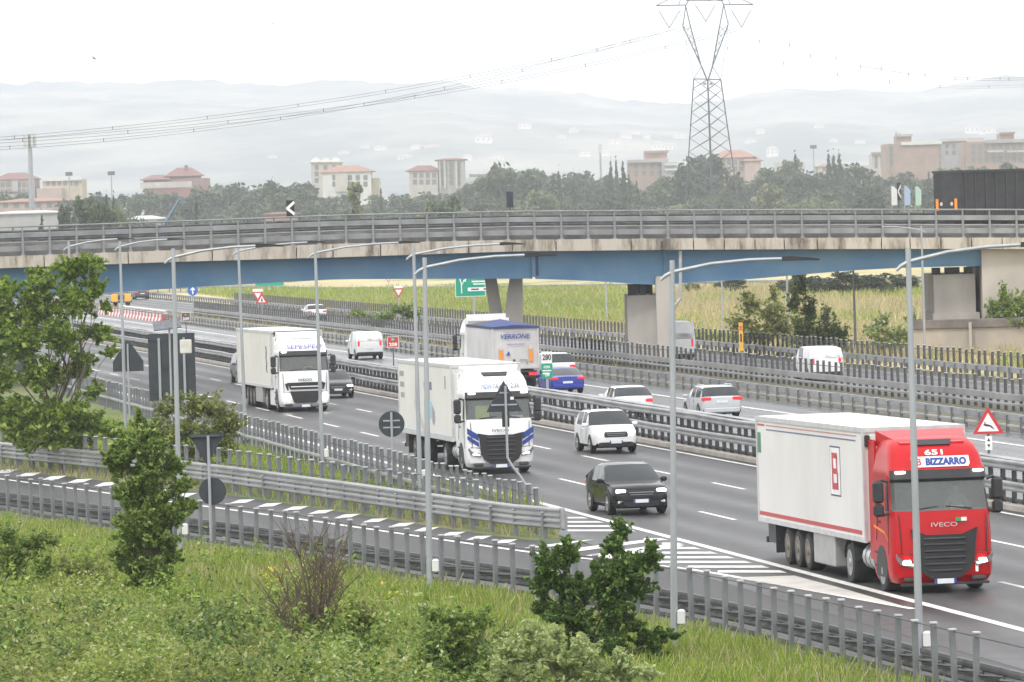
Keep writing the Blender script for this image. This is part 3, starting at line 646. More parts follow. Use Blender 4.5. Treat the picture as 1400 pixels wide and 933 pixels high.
    m = MB(); m.bbox((.025, 0, h0-.20), (.02, Wd*.44, .025), .006); m.bbox((.025, 0, h0-.27), (.02, Wd*.40, .02), .006); m.build('grille_trim', STEEL if not lights else RIM, root)
    m = MB(); m.bbox((-.06, 0, .36), (.13, Wd*.80, .26), .05); m.build('front_bumper', P.get('bm', DARK), root)
    m = MB(); m.prism([(-Wd*.28, -.09), (Wd*.28, -.09), (Wd*.33, .07), (-Wd*.33, .07)], .02, FR((0, 1, 0), (0, 0, 1), (.0, 0, .37))); m.build('air_intake', BLACK, root)
    for s in (1, -1):
        m = MB(); m.bbox((-.035, s*Wd*.37, .42), (.08, .16, .11), .03); m.build('fog_lamp', LAMPC, root)
        for x0_, x1_ in ((cw+.55, cw+.56), (cw+1.55, cw+1.56)):
            m = MB(); m.box((-x0_, s*(Wd/2+.001), (zb+belt)/2+.12), (.012, .006, belt-zb-.32)); m.build('door_gap', BLACK, root)
        m = MB(); m.box((-(cw+1.35), s*(Wd/2+.008), belt-.14), (.18, .025, .035)); m.build('door_handle', col, root)
    m = MB(); m.bbox((-L_+.07, 0, .40), (.2, Wd*.9, .24), .05); m.build('rear_bumper', P.get('rbm', P.get('bm', DARK)), root)
    m = MB(); m.box((.03, 0, .45), (.015, .52, .11)); o = m.build('number_plate', PLATE, root)
    m = MB(); m.box((.039, .235, .45), (.004, .05, .11)); m.box((.039, -.235, .45), (.004, .05, .11)); m.build('plate_band', BLUEB, o)
    m = MB(); m.box((-L_-.006, 0, P.get('rpz', .72)), (.02, .52, .11)); m.build('number_plate', PLATE, root)
    if P.get('rails'):
        m = MB()
        for s in (1, -1): m.tube([(-rf-.2, s*Wd*.34, H-.0), (-rf-.4, s*Wd*.345, H+.05), (-rr+.4, s*Wd*.345, H+.05), (-rr+.2, s*Wd*.34, H-.03)], .02, 5)
        m.build('roof_rail', P['rails'], root)
    return root
SUV = dict(L=4.1, W=1.80, H=1.66, h0=.98, h1=1.09, cowl=1.0, rf=1.72, rr=3.45, tx=3.95, tz=1.12, belt=1.04, fx=.85, bx=3.35, r=.34)
CROSS = dict(L=4.4, W=1.84, H=1.56, h0=.92, h1=1.03, cowl=1.2, rf=1.98, rr=3.2, tx=4.15, tz=1.12, belt=.98, fx=.88, bx=3.55, r=.36, gh=.26)
HATCH = dict(L=4.3, W=1.8, H=1.45, h0=.80, h1=.96, cowl=1.25, rf=2.05, rr=3.5, tx=4.1, tz=1.0, belt=.92, fx=.9, bx=3.5)
SEDAN = dict(L=4.65, W=1.83, H=1.36, h0=.74, h1=.90, cowl=1.35, rf=2.15, rr=3.3, tx=4.15, tz=.96, belt=.87, fx=.9, bx=3.7, tlz=.82, tlh=.14, tlw=.42, rpz=.62)
WAGON = dict(L=4.7, W=1.83, H=1.48, h0=.80, h1=.95, cowl=1.3, rf=2.1, rr=4.1, tx=4.6, tz=1.02, belt=.92, fx=.9, bx=3.75, tlz=.92, tlw=.46, tlh=.15, rpz=.78)
VAN = dict(L=4.4, W=1.86, H=1.84, h0=1.0, h1=1.12, cowl=.85, rf=1.55, rr=4.2, tx=4.36, tz=1.2, belt=1.12, fx=.9, bx=3.65, rglass=False, sglass=False, tum=.90, tlz=1.05, tlw=.14, tlh=.36, rpz=.74, cat='van', r=.34)
BIGVAN = dict(L=5.6, W=2.05, H=2.5, h0=1.15, h1=1.3, cowl=.9, rf=1.7, rr=5.4, tx=5.57, tz=1.4, belt=1.3, fx=.95, bx=4.3, rglass=False, sglass=False, tum=.92, tlz=1.15, tlw=.14, tlh=.5, cat='van', r=.36)
VW, VS, VK, VB, VG = paint('white', (.76, .77, .78)), paint('silver', (.50, .52, .54)), mat('paint_black', (.012, .013, .014), .12, 0, .1, 2, spec=.35), paint('blue', (.025, .045, .30)), paint('grey', (.08, .085, .09))
TOW, AWAY = HEAD, HEAD+math.pi
def onroad(x, y): p = G(x, y); return p
car('compact_suv', 'white compact SUV with lit headlamps beside the median barrier', onroad(843, 620), TOW+.01, dict(SUV, rails=DARK, gh=.22, sillm=DARK), VW, lights=True)
car('crossover', 'glossy black crossover with blazing headlamps ahead of the white truck', onroad(878, 704.5), TOW+.02, dict(CROSS, bm=VK), VK, lights=True)
car('hatchback', 'dark grey hatchback overtaking beside the farthest white truck', onroad(463, 544.5), TOW, dict(HATCH, bm=VG), VK, lights=True)
car('estate_car', 'dark vehicle almost hidden behind the trailer of the farthest white truck', onroad(347, 523.5), TOW, dict(SUV, H=1.75), VG, lights=True)
car('panel_van', 'small white panel van seen from behind beside the red kilometre sign', onroad(506, 491.5), AWAY, VAN, VW, ref='rear')
car('crossover', 'white SUV driving away behind the green and white kilometre sign', onroad(766, 524), AWAY, dict(SUV, W=1.88, L=4.6, tx=4.4, rr=3.9, bx=3.8, rails=DARK), VW, ref='rear')
car('coupe', 'metallic blue coupe driving away just behind the tipper truck', onroad(777, 539), AWAY, dict(SEDAN, bm=VB), VB, ref='rear')
car('hatchback', 'white car driving away, lower half hidden by the median barrier', onroad(868, 572), AWAY, dict(HATCH, bm=VW), VW, ref='rear')
car('estate_car', 'silver estate car driving away with red tail lamps past the median barrier', onroad(988, 573), AWAY, dict(WAGON, bm=VS, rails=VS), VS, ref='rear')
car('delivery_van', 'tall white delivery van half hidden behind the centre pier', onroad(929.5, 495), AWAY, BIGVAN, VW, ref='rear')
car('panel_van', 'white windowless van on the slip road behind the grey post fence', onroad(1131, 521), AWAY, VAN, VW, ref='rear')
car('hatchback', 'white hatchback far off on the slip road under the overpass', onroad(434, 438), AWAY, HATCH, VW, ref='rear')
car('crossover', 'dark SUV farthest away on the slip road beneath the blue girder', onroad(195, 409.5), AWAY, SUV, VG, ref='rear')
car('estate_car', 'pale car cut off by the right edge of the picture behind the post fence', onroad(1466, 572), AWAY, WAGON, VS, ref='rear')
# ---------------------------------------------------------------- lorries
def cab(root, col, style, parts):
    zs = [.26, .42, .62, 1.0, 1.4, 1.86, 1.95, 2.02, 2.72, 2.80, 3.02, 3.10, 3.35, 3.56, 3.70, 3.78]
    xf = [-.16, -.03, .0, .0, -.03, -.09, -.11, -.12, -.36, -.30, -.36, -.44, -.60, -.86, -1.15, -1.55]
    hw = [1.16, 1.23, 1.25, 1.25, 1.25, 1.245, 1.245, 1.24, 1.20, 1.23, 1.22, 1.19, 1.16, 1.10, 1.02, .90]
    xb = [-2.25]*13+[-2.25, -2.25, -2.25]
    ys = [0, .45, .80, .93, .985, 1.0]; dxs = [0, -.005, -.03, -.09, -.20, -.42]
    sx = [-.75, -1.0, -1.75]
    G_ = []
    for z, x, h, b in zip(zs, xf, hw, xb):
        row = [(x+d, y*h, z) for y, d in zip(ys, dxs)]+[(min(q, x-.5), h, z) for q in sx]+[(b, h, z), (b, 0, z)]
        G_.append(row)
    grp = {}
    def put(k, q, s_=0): grp.setdefault((k, s_ if k == 'side_window' else 0), MB()).add(q, [(0, 1, 2, 3)])
    for i in range(len(zs)-1):
        zm = (zs[i]+zs[i+1])/2
        for j in range(len(G_[0])-1):
            k = 'body'
            if 2.0 < zm < 2.75 and j <= 3: k = 'windscreen'
            elif 2.0 < zm < 2.75 and j in (5, 6): k = 'side_window'
            elif 2.75 < zm < 3.05 and j <= 3: k = 'visor'
            elif zm < .42: k = 'bumper' if style == 'red' else 'body'
            q = [G_[i][j], G_[i][j+1], G_[i+1][j+1], G_[i+1][j]]
            put(k, q, 1); put(k, [(a, -b, c) for a, b, c in reversed(q)], -1)
    t = G_[-1]; grp[('body', 0)].add(t+[(a, -b, c) for a, b, c in reversed(t[1:-1])], [tuple(range(2*len(t)-2))])
    MT = {'body': col, 'bumper': col, 'visor': DARK, 'windscreen': TGLASS, 'side_window': GLASS}
    body = None
    for (k, _), m in grp.items():
        o = m.build(k, MT[k], root, smooth=True); bmm = bmesh.new(); bmm.from_mesh(o.data); bmesh.ops.remove_doubles(bmm, verts=bmm.verts, dist=.0005); bmesh.ops.recalc_face_normals(bmm, faces=bmm.faces); bmm.to_mesh(o.data); bmm.free()
        o.data.polygons.foreach_set('use_smooth', [True]*len(o.data.polygons)); o.data.set_sharp_from_angle(angle=R(30))
        if k == 'body': o.name = 'cab'; body = o
    # interior behind the windscreen
    INT = mat('cab_interior', (.16, .16, .16), .8, 0, .3, 2)
    m = MB(); m.box((-1.6, 0, 2.35), (.05, 2.3, .9)); m.box((-.62, 0, 1.97), (.5, 2.3, .14)); m.bbox((-1.35, .62, 2.2), (.3, .5, .8), .08); m.bbox((-1.35, -.62, 2.2), (.3, .5, .8), .08); m.build('interior', INT, root)
    # grille
    if style == 'new':
        gp = [(-.86, 1.52), (-.80, 1.30), (-.76, .80), (-.66, .56), (-.40, .38), (.40, .38), (.66, .56), (.76, .80), (.80, 1.30), (.86, 1.52), (.45, 1.44), (-.45, 1.44)]
    elif style == 'red':
        gp = [(-.84, 1.60), (-.78, 1.25), (-.74, .82), (-.62, .56), (-.36, .37), (.36, .37), (.62, .56), (.74, .82), (.78, 1.25), (.84, 1.60), (.45, 1.44), (-.45, 1.44)]
    else: gp = None
    GR = mat('grille_black', (.018, .018, .02), .55, 0, .2, 8)
    if gp:
        m = MB(); m.prism(gp, .05, FR((0, 1, 0), (0, 0, 1), (.0, 0, 0))); o = m.build('grille', GR, root)
        m = MB()
        for z in (.56, .72, .88, 1.04, 1.20, 1.34):
            w = 1.05 if z > .7 else .85; m.bbox((.06, 0, z), (.05, w, .06), .02)
        m.build('grille_bar', mat('grille_bar_grey', (.04, .04, .043), .4, 0, .2, 5), o)
        for s in (1, -1):
            m = MB(); m.prism([(s*.74, .76), (s*1.10, .86), (s*1.20, 1.0), (s*1.215, .90), (s*1.14, .74), (s*.78, .64)] if s < 0 else list(reversed([(s*.74, .76), (s*1.10, .86), (s*1.20, 1.0), (s*1.215, .90), (s*1.14, .74), (s*.78, .64)])), .06, FR((0, 1, 0), (0, 0, 1), (-.03, 0, 0)))
            hl = m.build('headlight', mat('headlight_housing', (.16, .17, .18), .12, 0, .4, 9), root)
            m = MB(); m.bbox((.02, s*.95, .80), (.05, .2, .07), .02); m.build('headlamp', LAMPW if style == 'red' else LAMPC, hl) if s else 0
            m = MB(); m.prism([(s*.80, .70), (s*1.06, .735), (s*1.06, .77), (s*.80, .735)] if s > 0 else list(reversed([(s*.80, .70), (s*1.06, .735), (s*1.06, .77), (s*.80, .735)])), .02, FR((0, 1, 0), (0, 0, 1), (.032, 0, 0))); m.build('running_light', LAMPW, hl)
    else:
        for poly in ([(-.92, 1.46), (-.75, 1.12), (.75, 1.12), (.92, 1.46)], [(-.78, 1.03), (-.60, .50), (-.5, .44), (.5, .44), (.60, .50), (.78, 1.03)]):
            m = MB(); m.prism(poly, .04, FR((0, 1, 0), (0, 0, 1), (0, 0, 0))); o = m.build('grille', GR, root)
        m = MB(); m.bbox((.05, 0, 1.25), (.03, 1.45, .05), .01); m.build('grille_bar', col, o)
        for s in (1, -1):
            m = MB(); m.bbox((-.02, s*.92, .72), (.1, .34, .24), .05); m.build('headlight', LAMPW if s else LAMPC, root)
            m = MB(); pl = [(s*.88, 1.42), (s*1.02, 1.42), (s*.92, 1.10), (s*.84, 1.10)]; m.prism(pl if s < 0 else list(reversed(pl)), .03, FR((0, 1, 0), (0, 0, 1), (-.02, 0, 0))); m.build('air_inlet', GR, root)
    for s in (1, -1):
        m = MB(); m.tube([(-.035, s*1.06, 1.02), (-.06, s*1.08, 1.5), (-.12, s*1.10, 1.92)], .012, 4); m.tube([(.0, s*.78, .98), (-.05, s*1.1, 1.0), (-.3, s*1.246, 1.02)], .012, 4); m.build('panel_gap', BLACK, root)
        m = MB(); m.tube([(-.62, s*1.252, .95), (-.60, s*1.252, 1.9), (-.74, s*1.22, 2.74), (-1.78, s*1.21, 2.74), (-1.78, s*1.252, 1.9), (-1.95, s*1.252, 1.25)], .010, 4); m.build('door_gap', BLACK, root)
        m = MB(); m.bbox((-1.6, s*1.255, 1.72), (.24, .03, .06), .01); m.build('door_handle', DARK, root)
        m = MB(); m.bbox((-.03, s*.85, .36), (.06, .36, .12), .03); m.build('fog_lamp', mat('lamp_recess', (.05, .05, .05), .3, 0, .2, 4), root)
    m = MB(); m.box((-.02, 0, .235), (.1, 2.2, .06)); m.build('lower_lip', DARK, root)
    m = MB(); m.box((.035, 0, .30), (.02, .54, .12)); o = m.build('number_plate', PLATE, root)
    m = MB(); m.box((.047, .24, .30), (.004, .06, .12)); m.box((.047, -.24, .30), (.004, .06, .12)); m.build('plate_band', BLUEB, o)
    # visor lamps, mirrors, wipers, roof recess, deflector, steps
    for s in (1, -1):
        m = MB(); m.bbox((-.335, s*.98, 2.97), (.1, .26, .06), .02); m.build('marker_light', LAMPW, root)
        m = MB(); m.bbox((-.55, s*1.50, 2.50), (.2, .26, .55), .06); m.bbox((-.55, s*1.50, 2.05), (.2, .25, .32), .06); m.tube([(-.55, s*1.24, 2.74), (-.55, s*1.42, 2.80)], .04, 6); m.tube([(-.55, s*1.24, 1.98), (-.55, s*1.42, 1.92)], .04, 6); m.build('mirror', DARK, root)
        m = MB(); m.bbox((-2.6, s*1.16, 2.2), (.72, .06, 3.0), .03); m.build('side_fairing', col, root)
        m = MB(); a = [(.60*math.cos(t), .55+.60*math.sin(t)) for t in np.linspace(-.3, math.pi+.3, 16)]; m.prism([(-1.42+p, z) for p, z in a], .02, FR((1, 0, 0), (0, 0, 1), (0, s*1.247+.01, 0))); m.build('wheel_arch', DARK, root)
        m = MB(); m.box((-2.0, s*1.24, .62), (.36, .05, .06)); m.box((-2.0, s*1.24, .95), (.36, .05, .05)); m.build('step', DARK, root)
        m = MB(); m.tube([(-.12, s*.75, 2.05), (-.16, s*.1, 2.12)], .018, 5); m.build('wiper', BLACK, root)
    m = MB(); m.loft([[Vector((-1.0, y, z)) for y, z in ((-.8, 3.66), (.8, 3.66), (.8, 3.60), (-.8, 3.60))], [Vector((-2.35, y, z)) for y, z in ((-1.12, 3.93), (1.12, 3.93), (1.12, 3.55), (-1.12, 3.55))]]); m.build('air_deflector', col, root)
    m = MB(); m.prism([(-.50, .13), (-.42, -.13), (.42, -.13), (.50, .13)], .04, FR((0, 1, 0), (-.29, 0, .15), (-1.0, 0, 3.635))); m.build('roof_hatch', DARK if style != 'old' else mat('pale_recess', (.45, .46, .47), .5), root)
    return body
TGLASS = bpy.data.materials.new('windscreen_glass'); TGLASS.use_nodes = True; n = TGLASS.node_tree; b = n.nodes['Principled BSDF']; b.inputs['Base Color'].default_value = (.17, .19, .185, 1); b.inputs['Roughness'].default_value = .08; b.inputs['Specular IOR Level'].default_value = .8
tr = n.nodes.new('ShaderNodeBsdfTransparent'); tr.inputs[0].default_value = (.75, .8, .78, 1); mx = n.nodes.new('ShaderNodeMixShader'); mx.inputs[0].default_value = .5; n.links.new(tr.outputs[0], mx.inputs[1]); n.links.new(b.outputs[0], mx.inputs[2]); n.links.new(mx.outputs[0], n.nodes['Material Output'].inputs[0])
def tractor_gear(root, steel_tank=True, skirt=None):
    for s in (1, -1):
        wheel(root, -1.42, s*1.07, .51, .32, side=s)
        for o_ in (0, ): wheel(root, -5.0, s*(1.02), .51, .50, side=s)
        m = MB(); a = [(.62*math.cos(t), .55+.62*math.sin(t)) for t in np.linspace(.1, math.pi-.1, 12)]
        m.loft([[Vector((-5.0+p, s*(1.02-.27), z)) for p, z in a]+[Vector((-5.0+p*.95, s*(1.02-.27), .55+(z-.55)*.95)) for p, z in reversed(a)], [Vector((-5.0+p, s*(1.02+.27), z)) for p, z in a]+[Vector((-5.0+p*.95, s*(1.02+.27), .55+(z-.55)*.95)) for p, z in reversed(a)]]); m.build('mudguard', DARK, root)
    m = MB(); m.box((-3.9, 0, .82), (4.6, .85, .26)); m.box((-4.6, 0, .62), (.16, 2.0, .16)); m.box((-1.42, 0, .52), (.16, 1.9, .16)); m.box((-4.9, 0, 1.02), (1.0, .9, .12)); m.build('chassis', DARK, root)
    for s in (1, -1):
        if skirt:
            m = MB(); m.bbox((-3.1, s*1.19, .66), (1.95, .08, .78), .03); m.build('side_skirt', skirt, root)
        m = MB(); m.tube([(-2.25, s*.86, .72), (-3.95, s*.86, .72)], .33, 14); t_ = m.build('fuel_tank', mat('tank_alloy', (.55, .55, .55), .35, .7, .1, 4), root, smooth=True)
        m = MB()
        for x in (-2.6, -3.1, -3.6): m.cyl((x, s*.86, .72), (1, 0, 0), .338, .06, 14)
        m.build('tank_strap', STEELD, t_)
def lorry(name, label, pos, rz, col, style, trailer, skirt=None):
    root = thing(name, label, 'truck', pos, rz); cab(root, col, style, None); tractor_gear(root, skirt=skirt); return root
def trailer(root, length, bodym, pitch, z0=1.12, z1=3.98, x0=-2.95, axles=(3.5, 4.82, 6.1), roofm=None, frame=None, toolbox=True, width=2.58):
    e = bpy.data.objects.new('trailer', None)
    m = MB(); m.bbox((-length/2, 0, (z0+z1)/2), (length, width, z1-z0), .04); t = m.build('trailer', bodym, root)
    t.location = (x0, 0, 0); t.rotation_euler = (0, -R(pitch), 0)
    FRM = frame or mat('trailer_frame', (.55, .55, .55), .5, .3, .1, 3)
    m = MB()
    for y in (-width/2, width/2):
        m.box((-length/2, y*1.002, z1-.05), (length+.02, .05, .12)); m.box((-length/2, y*1.002, z0+.06), (length+.02, .05, .13))
        for x in (-.03, -length+.03): m.box((x, y*1.0, (z0+z1)/2), (.1, .07, z1-z0+.01))
    m.box((.0, 0, z1-.05), (.06, width, .12)); m.build('trailer_trim', FRM, t)
    m = MB(); m.box((-length/2, 0, .98), (length-.4, .9, .24))
    for a in axles: m.box((-length+a, 0, .52), (.14, 2.0, .14))
    m.box((-2.6, .5, .6), (.15, .15, .8)); m.box((-2.6, -.5, .6), (.15, .15, .8)); m.box((-length+.2, 0, .62), (.12, 2.3, .16)); m.box((-length+.6, -1.0, .8), (.8, .1, .1)); m.build('underframe', DARK, t)
    for a in axles:
        for s in (1, -1): w = wheel(t, -length+a, s*1.04, .50, .40, rim=mat('dirty_rim', (.16, .14, .12), .7, .2, .4, 6), side=s); w.location.z += (length-a)*math.sin(R(pitch))
    for s in (1, -1):
        m = MB(); m.box((-length+2.2, s*1.05, .75), (.03, .5, .8)); m.box((-length+1.1, s*1.12, .82), (1.3, .04, .5)); m.build('mud_flap', DARK, t)
        if toolbox:
            m = MB(); m.bbox((-length+8.2, s*1.06, .72), (2.6, .4, .80), .03); m.build('pallet_box', mat('dull_alloy', (.42, .42, .41), .4, .5, .1, 3), t)
    if roofm:
        m = MB(); m.box((-length/2, 0, z1+.006), (length-.1, width-.1, .012)); m.build('roof_sheet', roofm, t)
    return t
TW = mat('trailer_white', (.70, .69, .67), .5, 0, 0, .35, (1, 1, .6), col2=(.60, .585, .56)); ROOFW = mat('roof_white', (.80, .80, .79), .5, 0, .03, 1)
CREAM = mat('trailer_cream', (.66, .64, .585), .55, 0, 0, .4, col2=(.58, .56, .51))
# red lorry
red = paint('red', (.44, .004, .008))
t1 = lorry('articulated_lorry', 'red cab lorry with a long white refrigerated trailer, the nearest vehicle', G(1293, 811), TOW-.018, red, 'red', None)
tr1 = trailer(t1, 13.4, TW, .55, roofm=ROOFW); SIDE = -1.292
def side_poly(parent, poly, m, name, y=SIDE, th=.006):
    mb = MB(); mb.prism(poly, th, FR((1, 0, 0), (0, 0, 1), (0, y, 0))); return mb.build(name, m, parent)
def rect(x0, x1, z0, z1): return [(x0, z0), (x1, z0), (x1, z1), (x0, z1)]
LR = mat('logo_red', (.45, .05, .06), .5, 0, .05, 3); LB = mat('logo_blue', (.035, .05, .16), .5, 0, .05, 3)
side_poly(tr1, rect(-13.3, -.45, 1.30, 1.405), LR, 'red_stripe'); side_poly(tr1, rect(-12.1, -.8, 3.75, 3.78), mat('faded_red', (.48, .20, .19), .5, 0, .05, 3), 'red_stripe'); side_poly(tr1, rect(-13.3, -12.35, 3.74, 3.79), LR, 'red_stripe'); side_poly(tr1, rect(-12.1, -.9, 3.63, 3.665), mat('faded_blue', (.13, .15, .26), .5, 0, .05, 3), 'blue_stripe')
side_poly(tr1, rect(-13.3, -12.9, 3.0, 3.55), mat('logo_green', (.06, .22, .12), .5), 'green_mark')
pn = side_poly(tr1, rect(-4.0, -2.78, 2.16, 3.44), LB, 'emblem_panel', th=.004); side_poly(pn, rect(-3.96, -2.82, 2.20, 3.40), mat('panel_white', (.76, .75, .74), .5), 'panel_face', th=.007)
bm_ = MB(); BF = FR((1, 0, 0), (0, 0, 1), (-3.40, SIDE-.008, 2.80))
for q in (rect(-.36, -.20, -.47, .47), rect(-.20, .26, .33, .47), rect(-.20, .30, -.07, .07), rect(-.20, .34, -.47, -.30), [(.18, .07), (.30, .07), (.30, .40), (.26, .47), (.16, .33)], [(.22, -.30), (.36, -.47), (.36, -.07), (.30, -.0), (.22, -.07)]): bm_.prism(q, .006, BF)
bm_.build('emblem', LR, pn)
m = MB(); m.box((.02, .0, 3.2), (.05, 2.3, 1.2)); m.build('front_panel', TW, tr1)
for s in (1, -1):
    m = MB(); m.bbox((.02, s*1.2, 3.66), (.1, .14, .3), .03); m.build('corner_lamp', DARK, tr1)
def front(x, z, rake=.0): return FR((0, 1, 0), (-rake, 0, 1), (x, 0, z))
text('IVECO', .15, front(.045, 1.68), mat('chrome', (.6, .6, .6), .25, .8, .05, 3), t1, 'badge', bold=.01, width=.66)
sb = MB(); sb.prism([(-.73, -.135), (.70, -.135), (.74, -.06), (.72, .135), (-.73, .135)], .03, FR((0, 1, 0), (-.28, 0, 1), (-.455, .06, 3.20))); sbo = sb.build('name_board', WHITE, t1)
text('BIZZARRO', .23, FR((0, 1, 0), (-.28, 0, 1), (-.455+.033, .20, 3.20)), mat('name_blue', (.02, .06, .30), .5), sbo, 'lettering', bold=.055, width=1.02)
text('B', .23, FR((0, 1, 0), (-.28, 0, 1), (-.455+.033, -.48, 3.20)), LR, sbo, 'emblem', bold=.02)
text('651', .20, FR((0, 1, 0), (-.62, 0, 1), (-.655, -.02, 3.42)), WHITE, t1, 'fleet_number', bold=.025, width=.46)
m = MB(); m.box((.0, .37, 1.80), (.02, .14, .09)); m.build('flag_green', mat('flag_green', (.02, .30, .10), .5), t1); m = MB(); m.box((.0, .51, 1.80), (.02, .14, .09)); m.build('flag_white', WHITE, t1)
m = MB(); m.box((.01, .80, .62), (.02, .07, .24)); m.build('reflector', WHITE, t1)
m = MB(); m.prism([(-2.2, 1.62), (-1.0, 1.50), (-.62, 1.30), (-.62, 1.27), (-1.0, 1.45), (-2.2, 1.56)], .006, FR((1, 0, 0), (0, 0, 1), (0, -1.256, 0))); m.build('orange_line', ORANGE, t1)
m = MB(); m.box((-.42, .45, 2.08), (.03, .34, .07)); m.build('dash_card', WHITE, t1)
# white lorry with blue stripes
white = paint('white_cab', (.78, .78, .79))
t2 = lorry('articulated_lorry', 'white lorry with blue stripes on its cab behind the bent sign post', G(686, 648), TOW-.004, white, 'new', None)
tr2 = trailer(t2, 13.3, mat('trailer_offwhite', (.70, .685, .65), .55, 0, 0, .3, col2=(.62, .60, .57)), .35, roofm=ROOFW, toolbox=False)
BL2 = mat('cab_blue', (.02, .055, .26), .4, 0, .05, 3)
for s in (1, -1):
    for pl in ([(.84, 1.48), (1.235, 1.72), (1.235, 1.50), (.82, 1.24)], [(.82, 1.18), (1.235, 1.44), (1.235, 1.30), (.80, 1.0)]):
        q = [(s*a, b) for a, b in pl]; m = MB(); m.prism(q if s < 0 else list(reversed(q)), .045, FR((0, 1, 0), (0, 0, 1), (-.06, 0, 0))); m.build('blue_stripe', BL2, t2)
text('IVECO', .13, front(.02, 1.60), DARK, t2, 'badge', bold=.01, width=.62)
text('MDM', .26, FR((0, 1, 0), (-.28, 0, 1), (-.43, -.42, 3.20)), mat('letter_blue', (.05, .14, .45), .5), t2, 'lettering', bold=.0, shear=.3, width=.40)
text('TRANS', .23, FR((0, 1, 0), (-.28, 0, 1), (-.43, .10, 3.20)), mat('letter_grey', (.07, .075, .09), .5), t2, 'lettering', bold=.0, shear=.2, width=.58)
text('236', .26, FR((0, 1, 0), (-.28, 0, 1), (-.43, .66, 3.22)), mat('letter_grey', (.1, .1, .1)), t2, 'fleet_number', bold=.0, width=.34)
S2 = SIDE
side_poly(tr2, rect(-13.2, -.3, 1.20, 1.30), mat('pale_blue_band', (.35, .45, .52), .5), 'blue_band')
side_poly(tr2, [(-8.7, 3.9), (-7.9, 3.9), (-8.3, 2.2), (-6.3, 1.3), (-7.3, 1.3), (-9.4, 2.2)], mat('grey_graphic', (.50, .48, .46), .5), 'graphic_band')
side_poly(tr2, rect(-6.8, -4.9, 2.95, 3.25), mat('logo_navy', (.10, .13, .20), .5), 'logo_bar'); side_poly(tr2, rect(-6.6, -5.4, 2.55, 2.9), mat('logo_grey', (.3, .3, .31), .5), 'logo_bar')
side_poly(tr2, rect(-6.9, -4.9, 1.85, 2.5), mat('logo_sky', (.30, .52, .66), .5), 'logo_panel')
for k in range(3): side_poly(tr2, rect(-13.0+.1*k, -11.9, 3.35-.42*k, 3.55-.42*k), mat('logo_grey', (0, 0, 0)), 'logo_bar')
side_poly(tr2, rect(-1.75, -1.45, 3.05, 3.55), mat('logo_grey', (0, 0, 0)), 'vent_slot')
side_poly(tr2, [(-4.9, 2.4), (-4.3, 2.15), (-4.2, 1.8), (-4.5, 1.6), (-4.9, 1.7)], mat('logo_grey', (0, 0, 0)), 'logo_curve')
m = MB(); m.box((-.52, -.58, 2.28), (.02, .52, .48)); m.build('high_visibility_vest', mat('vest_yellow', (.62, .75, .15), .7), t2)
m = MB(); m.box((-.46, .72, 2.06), (.03, .42, .12)); m.build('dash_card', WHITE, t2)
# farthest white lorry
t3 = lorry('articulated_lorry', 'farthest white lorry with cream box trailer and purple lettering above its windscreen', G(418.5, 563), TOW, white, 'old', None, skirt=white)
tr3 = trailer(t3, 13.5, CREAM, .3, roofm=ROOFW)
m = MB(); m.bbox((.25, 0, 3.86), (.35, 2.3, .2), .04); m.build('cooling_unit', DARK, tr3)
text('SEPESPED', .30, FR((0, 1, 0), (-.28, 0, 1), (-.42, .04, 3.21)), mat('letter_violet', (.13, .11, .42), .5), t3, 'lettering', bold=.004, shear=.15, width=1.78)
text('IVECO', .16, front(.02, 1.58), DARK, t3, 'badge', bold=.02, width=.66)
m = MB(); m.loft([[Vector((-.55, .25+.3*math.cos(a)*r, 2.06+.16*r*abs(math.sin(a))+z)) for a in np.linspace(0, 2*math.pi, 9)[:-1]] for r, z in ((1, 0), (.7, .08), (.2, .14))]); m.build('yellow_flag', mat('yellow_cloth', (.80, .60, .08), .8), t3)
sp = mat('script_dark', (.10, .10, .12), .5)
cv = MB(); cv.tube([(-1.7, SIDE-.01, 3.2), (-1.6, SIDE-.01, 2.9), (-1.75, SIDE-.01, 2.6), (-1.55, SIDE-.01, 2.3), (-1.7, SIDE-.01, 2.05), (-1.5, SIDE-.01, 1.9)], .035, 5); cv.build('signature', sp, tr3)
# tipper going away -------------------------------------------------
tip_p = G(706.5, 531.5); hd = Vector((math.cos(AWAY), math.sin(AWAY), 0))
t4 = thing('tipper_truck', 'white tipper truck with a blue tarpaulin roof driving away under the bridge', 'truck', tip_p+hd*11.6, AWAY)
cab(t4, white, 'new', None); tractor_gear(t4)
BODY4 = mat('tipper_white', (.62, .61, .60), .55, 0, 0, .5, col2=(.50, .49, .48))
m = MB(); m.bbox((-7.45, 0, 2.18), (8.3, 2.55, 2.25), .05); tb = m.build('tipper_body', BODY4, t4)
m = MB(); m.box((-11.62, 0, 1.15), (.06, 2.5, .14)); 
for y in (-1.24, 1.24): m.box((-11.62, y, 2.2), (.07, .09, 2.2))
m.build('tailgate_frame', BODY4, tb)
TARP = mat('blue_tarpaulin', (.022, .034, .11), .7, 0, 0, .8, col2=(.035, .06, .20)); TARPD = mat('grey_tarpaulin', (.055, .06, .075), .75, 0, .2, 1)
m = MB(); m.loft([[Vector((-11.68, y, z)) for y, z in ((-1.32, 3.26), (-1.32, 3.36), (0, 3.46), (1.32, 3.38), (1.32, 3.28))], [Vector((-9.6, y, z)) for y, z in ((-1.32, 3.26), (-1.32, 3.4), (.1, 3.60), (1.32, 3.4), (1.32, 3.28))], [Vector((-7.4, y, z)) for y, z in ((-1.32, 3.26), (-1.32, 3.40), (.1, 3.72), (1.32, 3.4), (1.32, 3.28))]]); m.build('tarpaulin', TARP, t4)
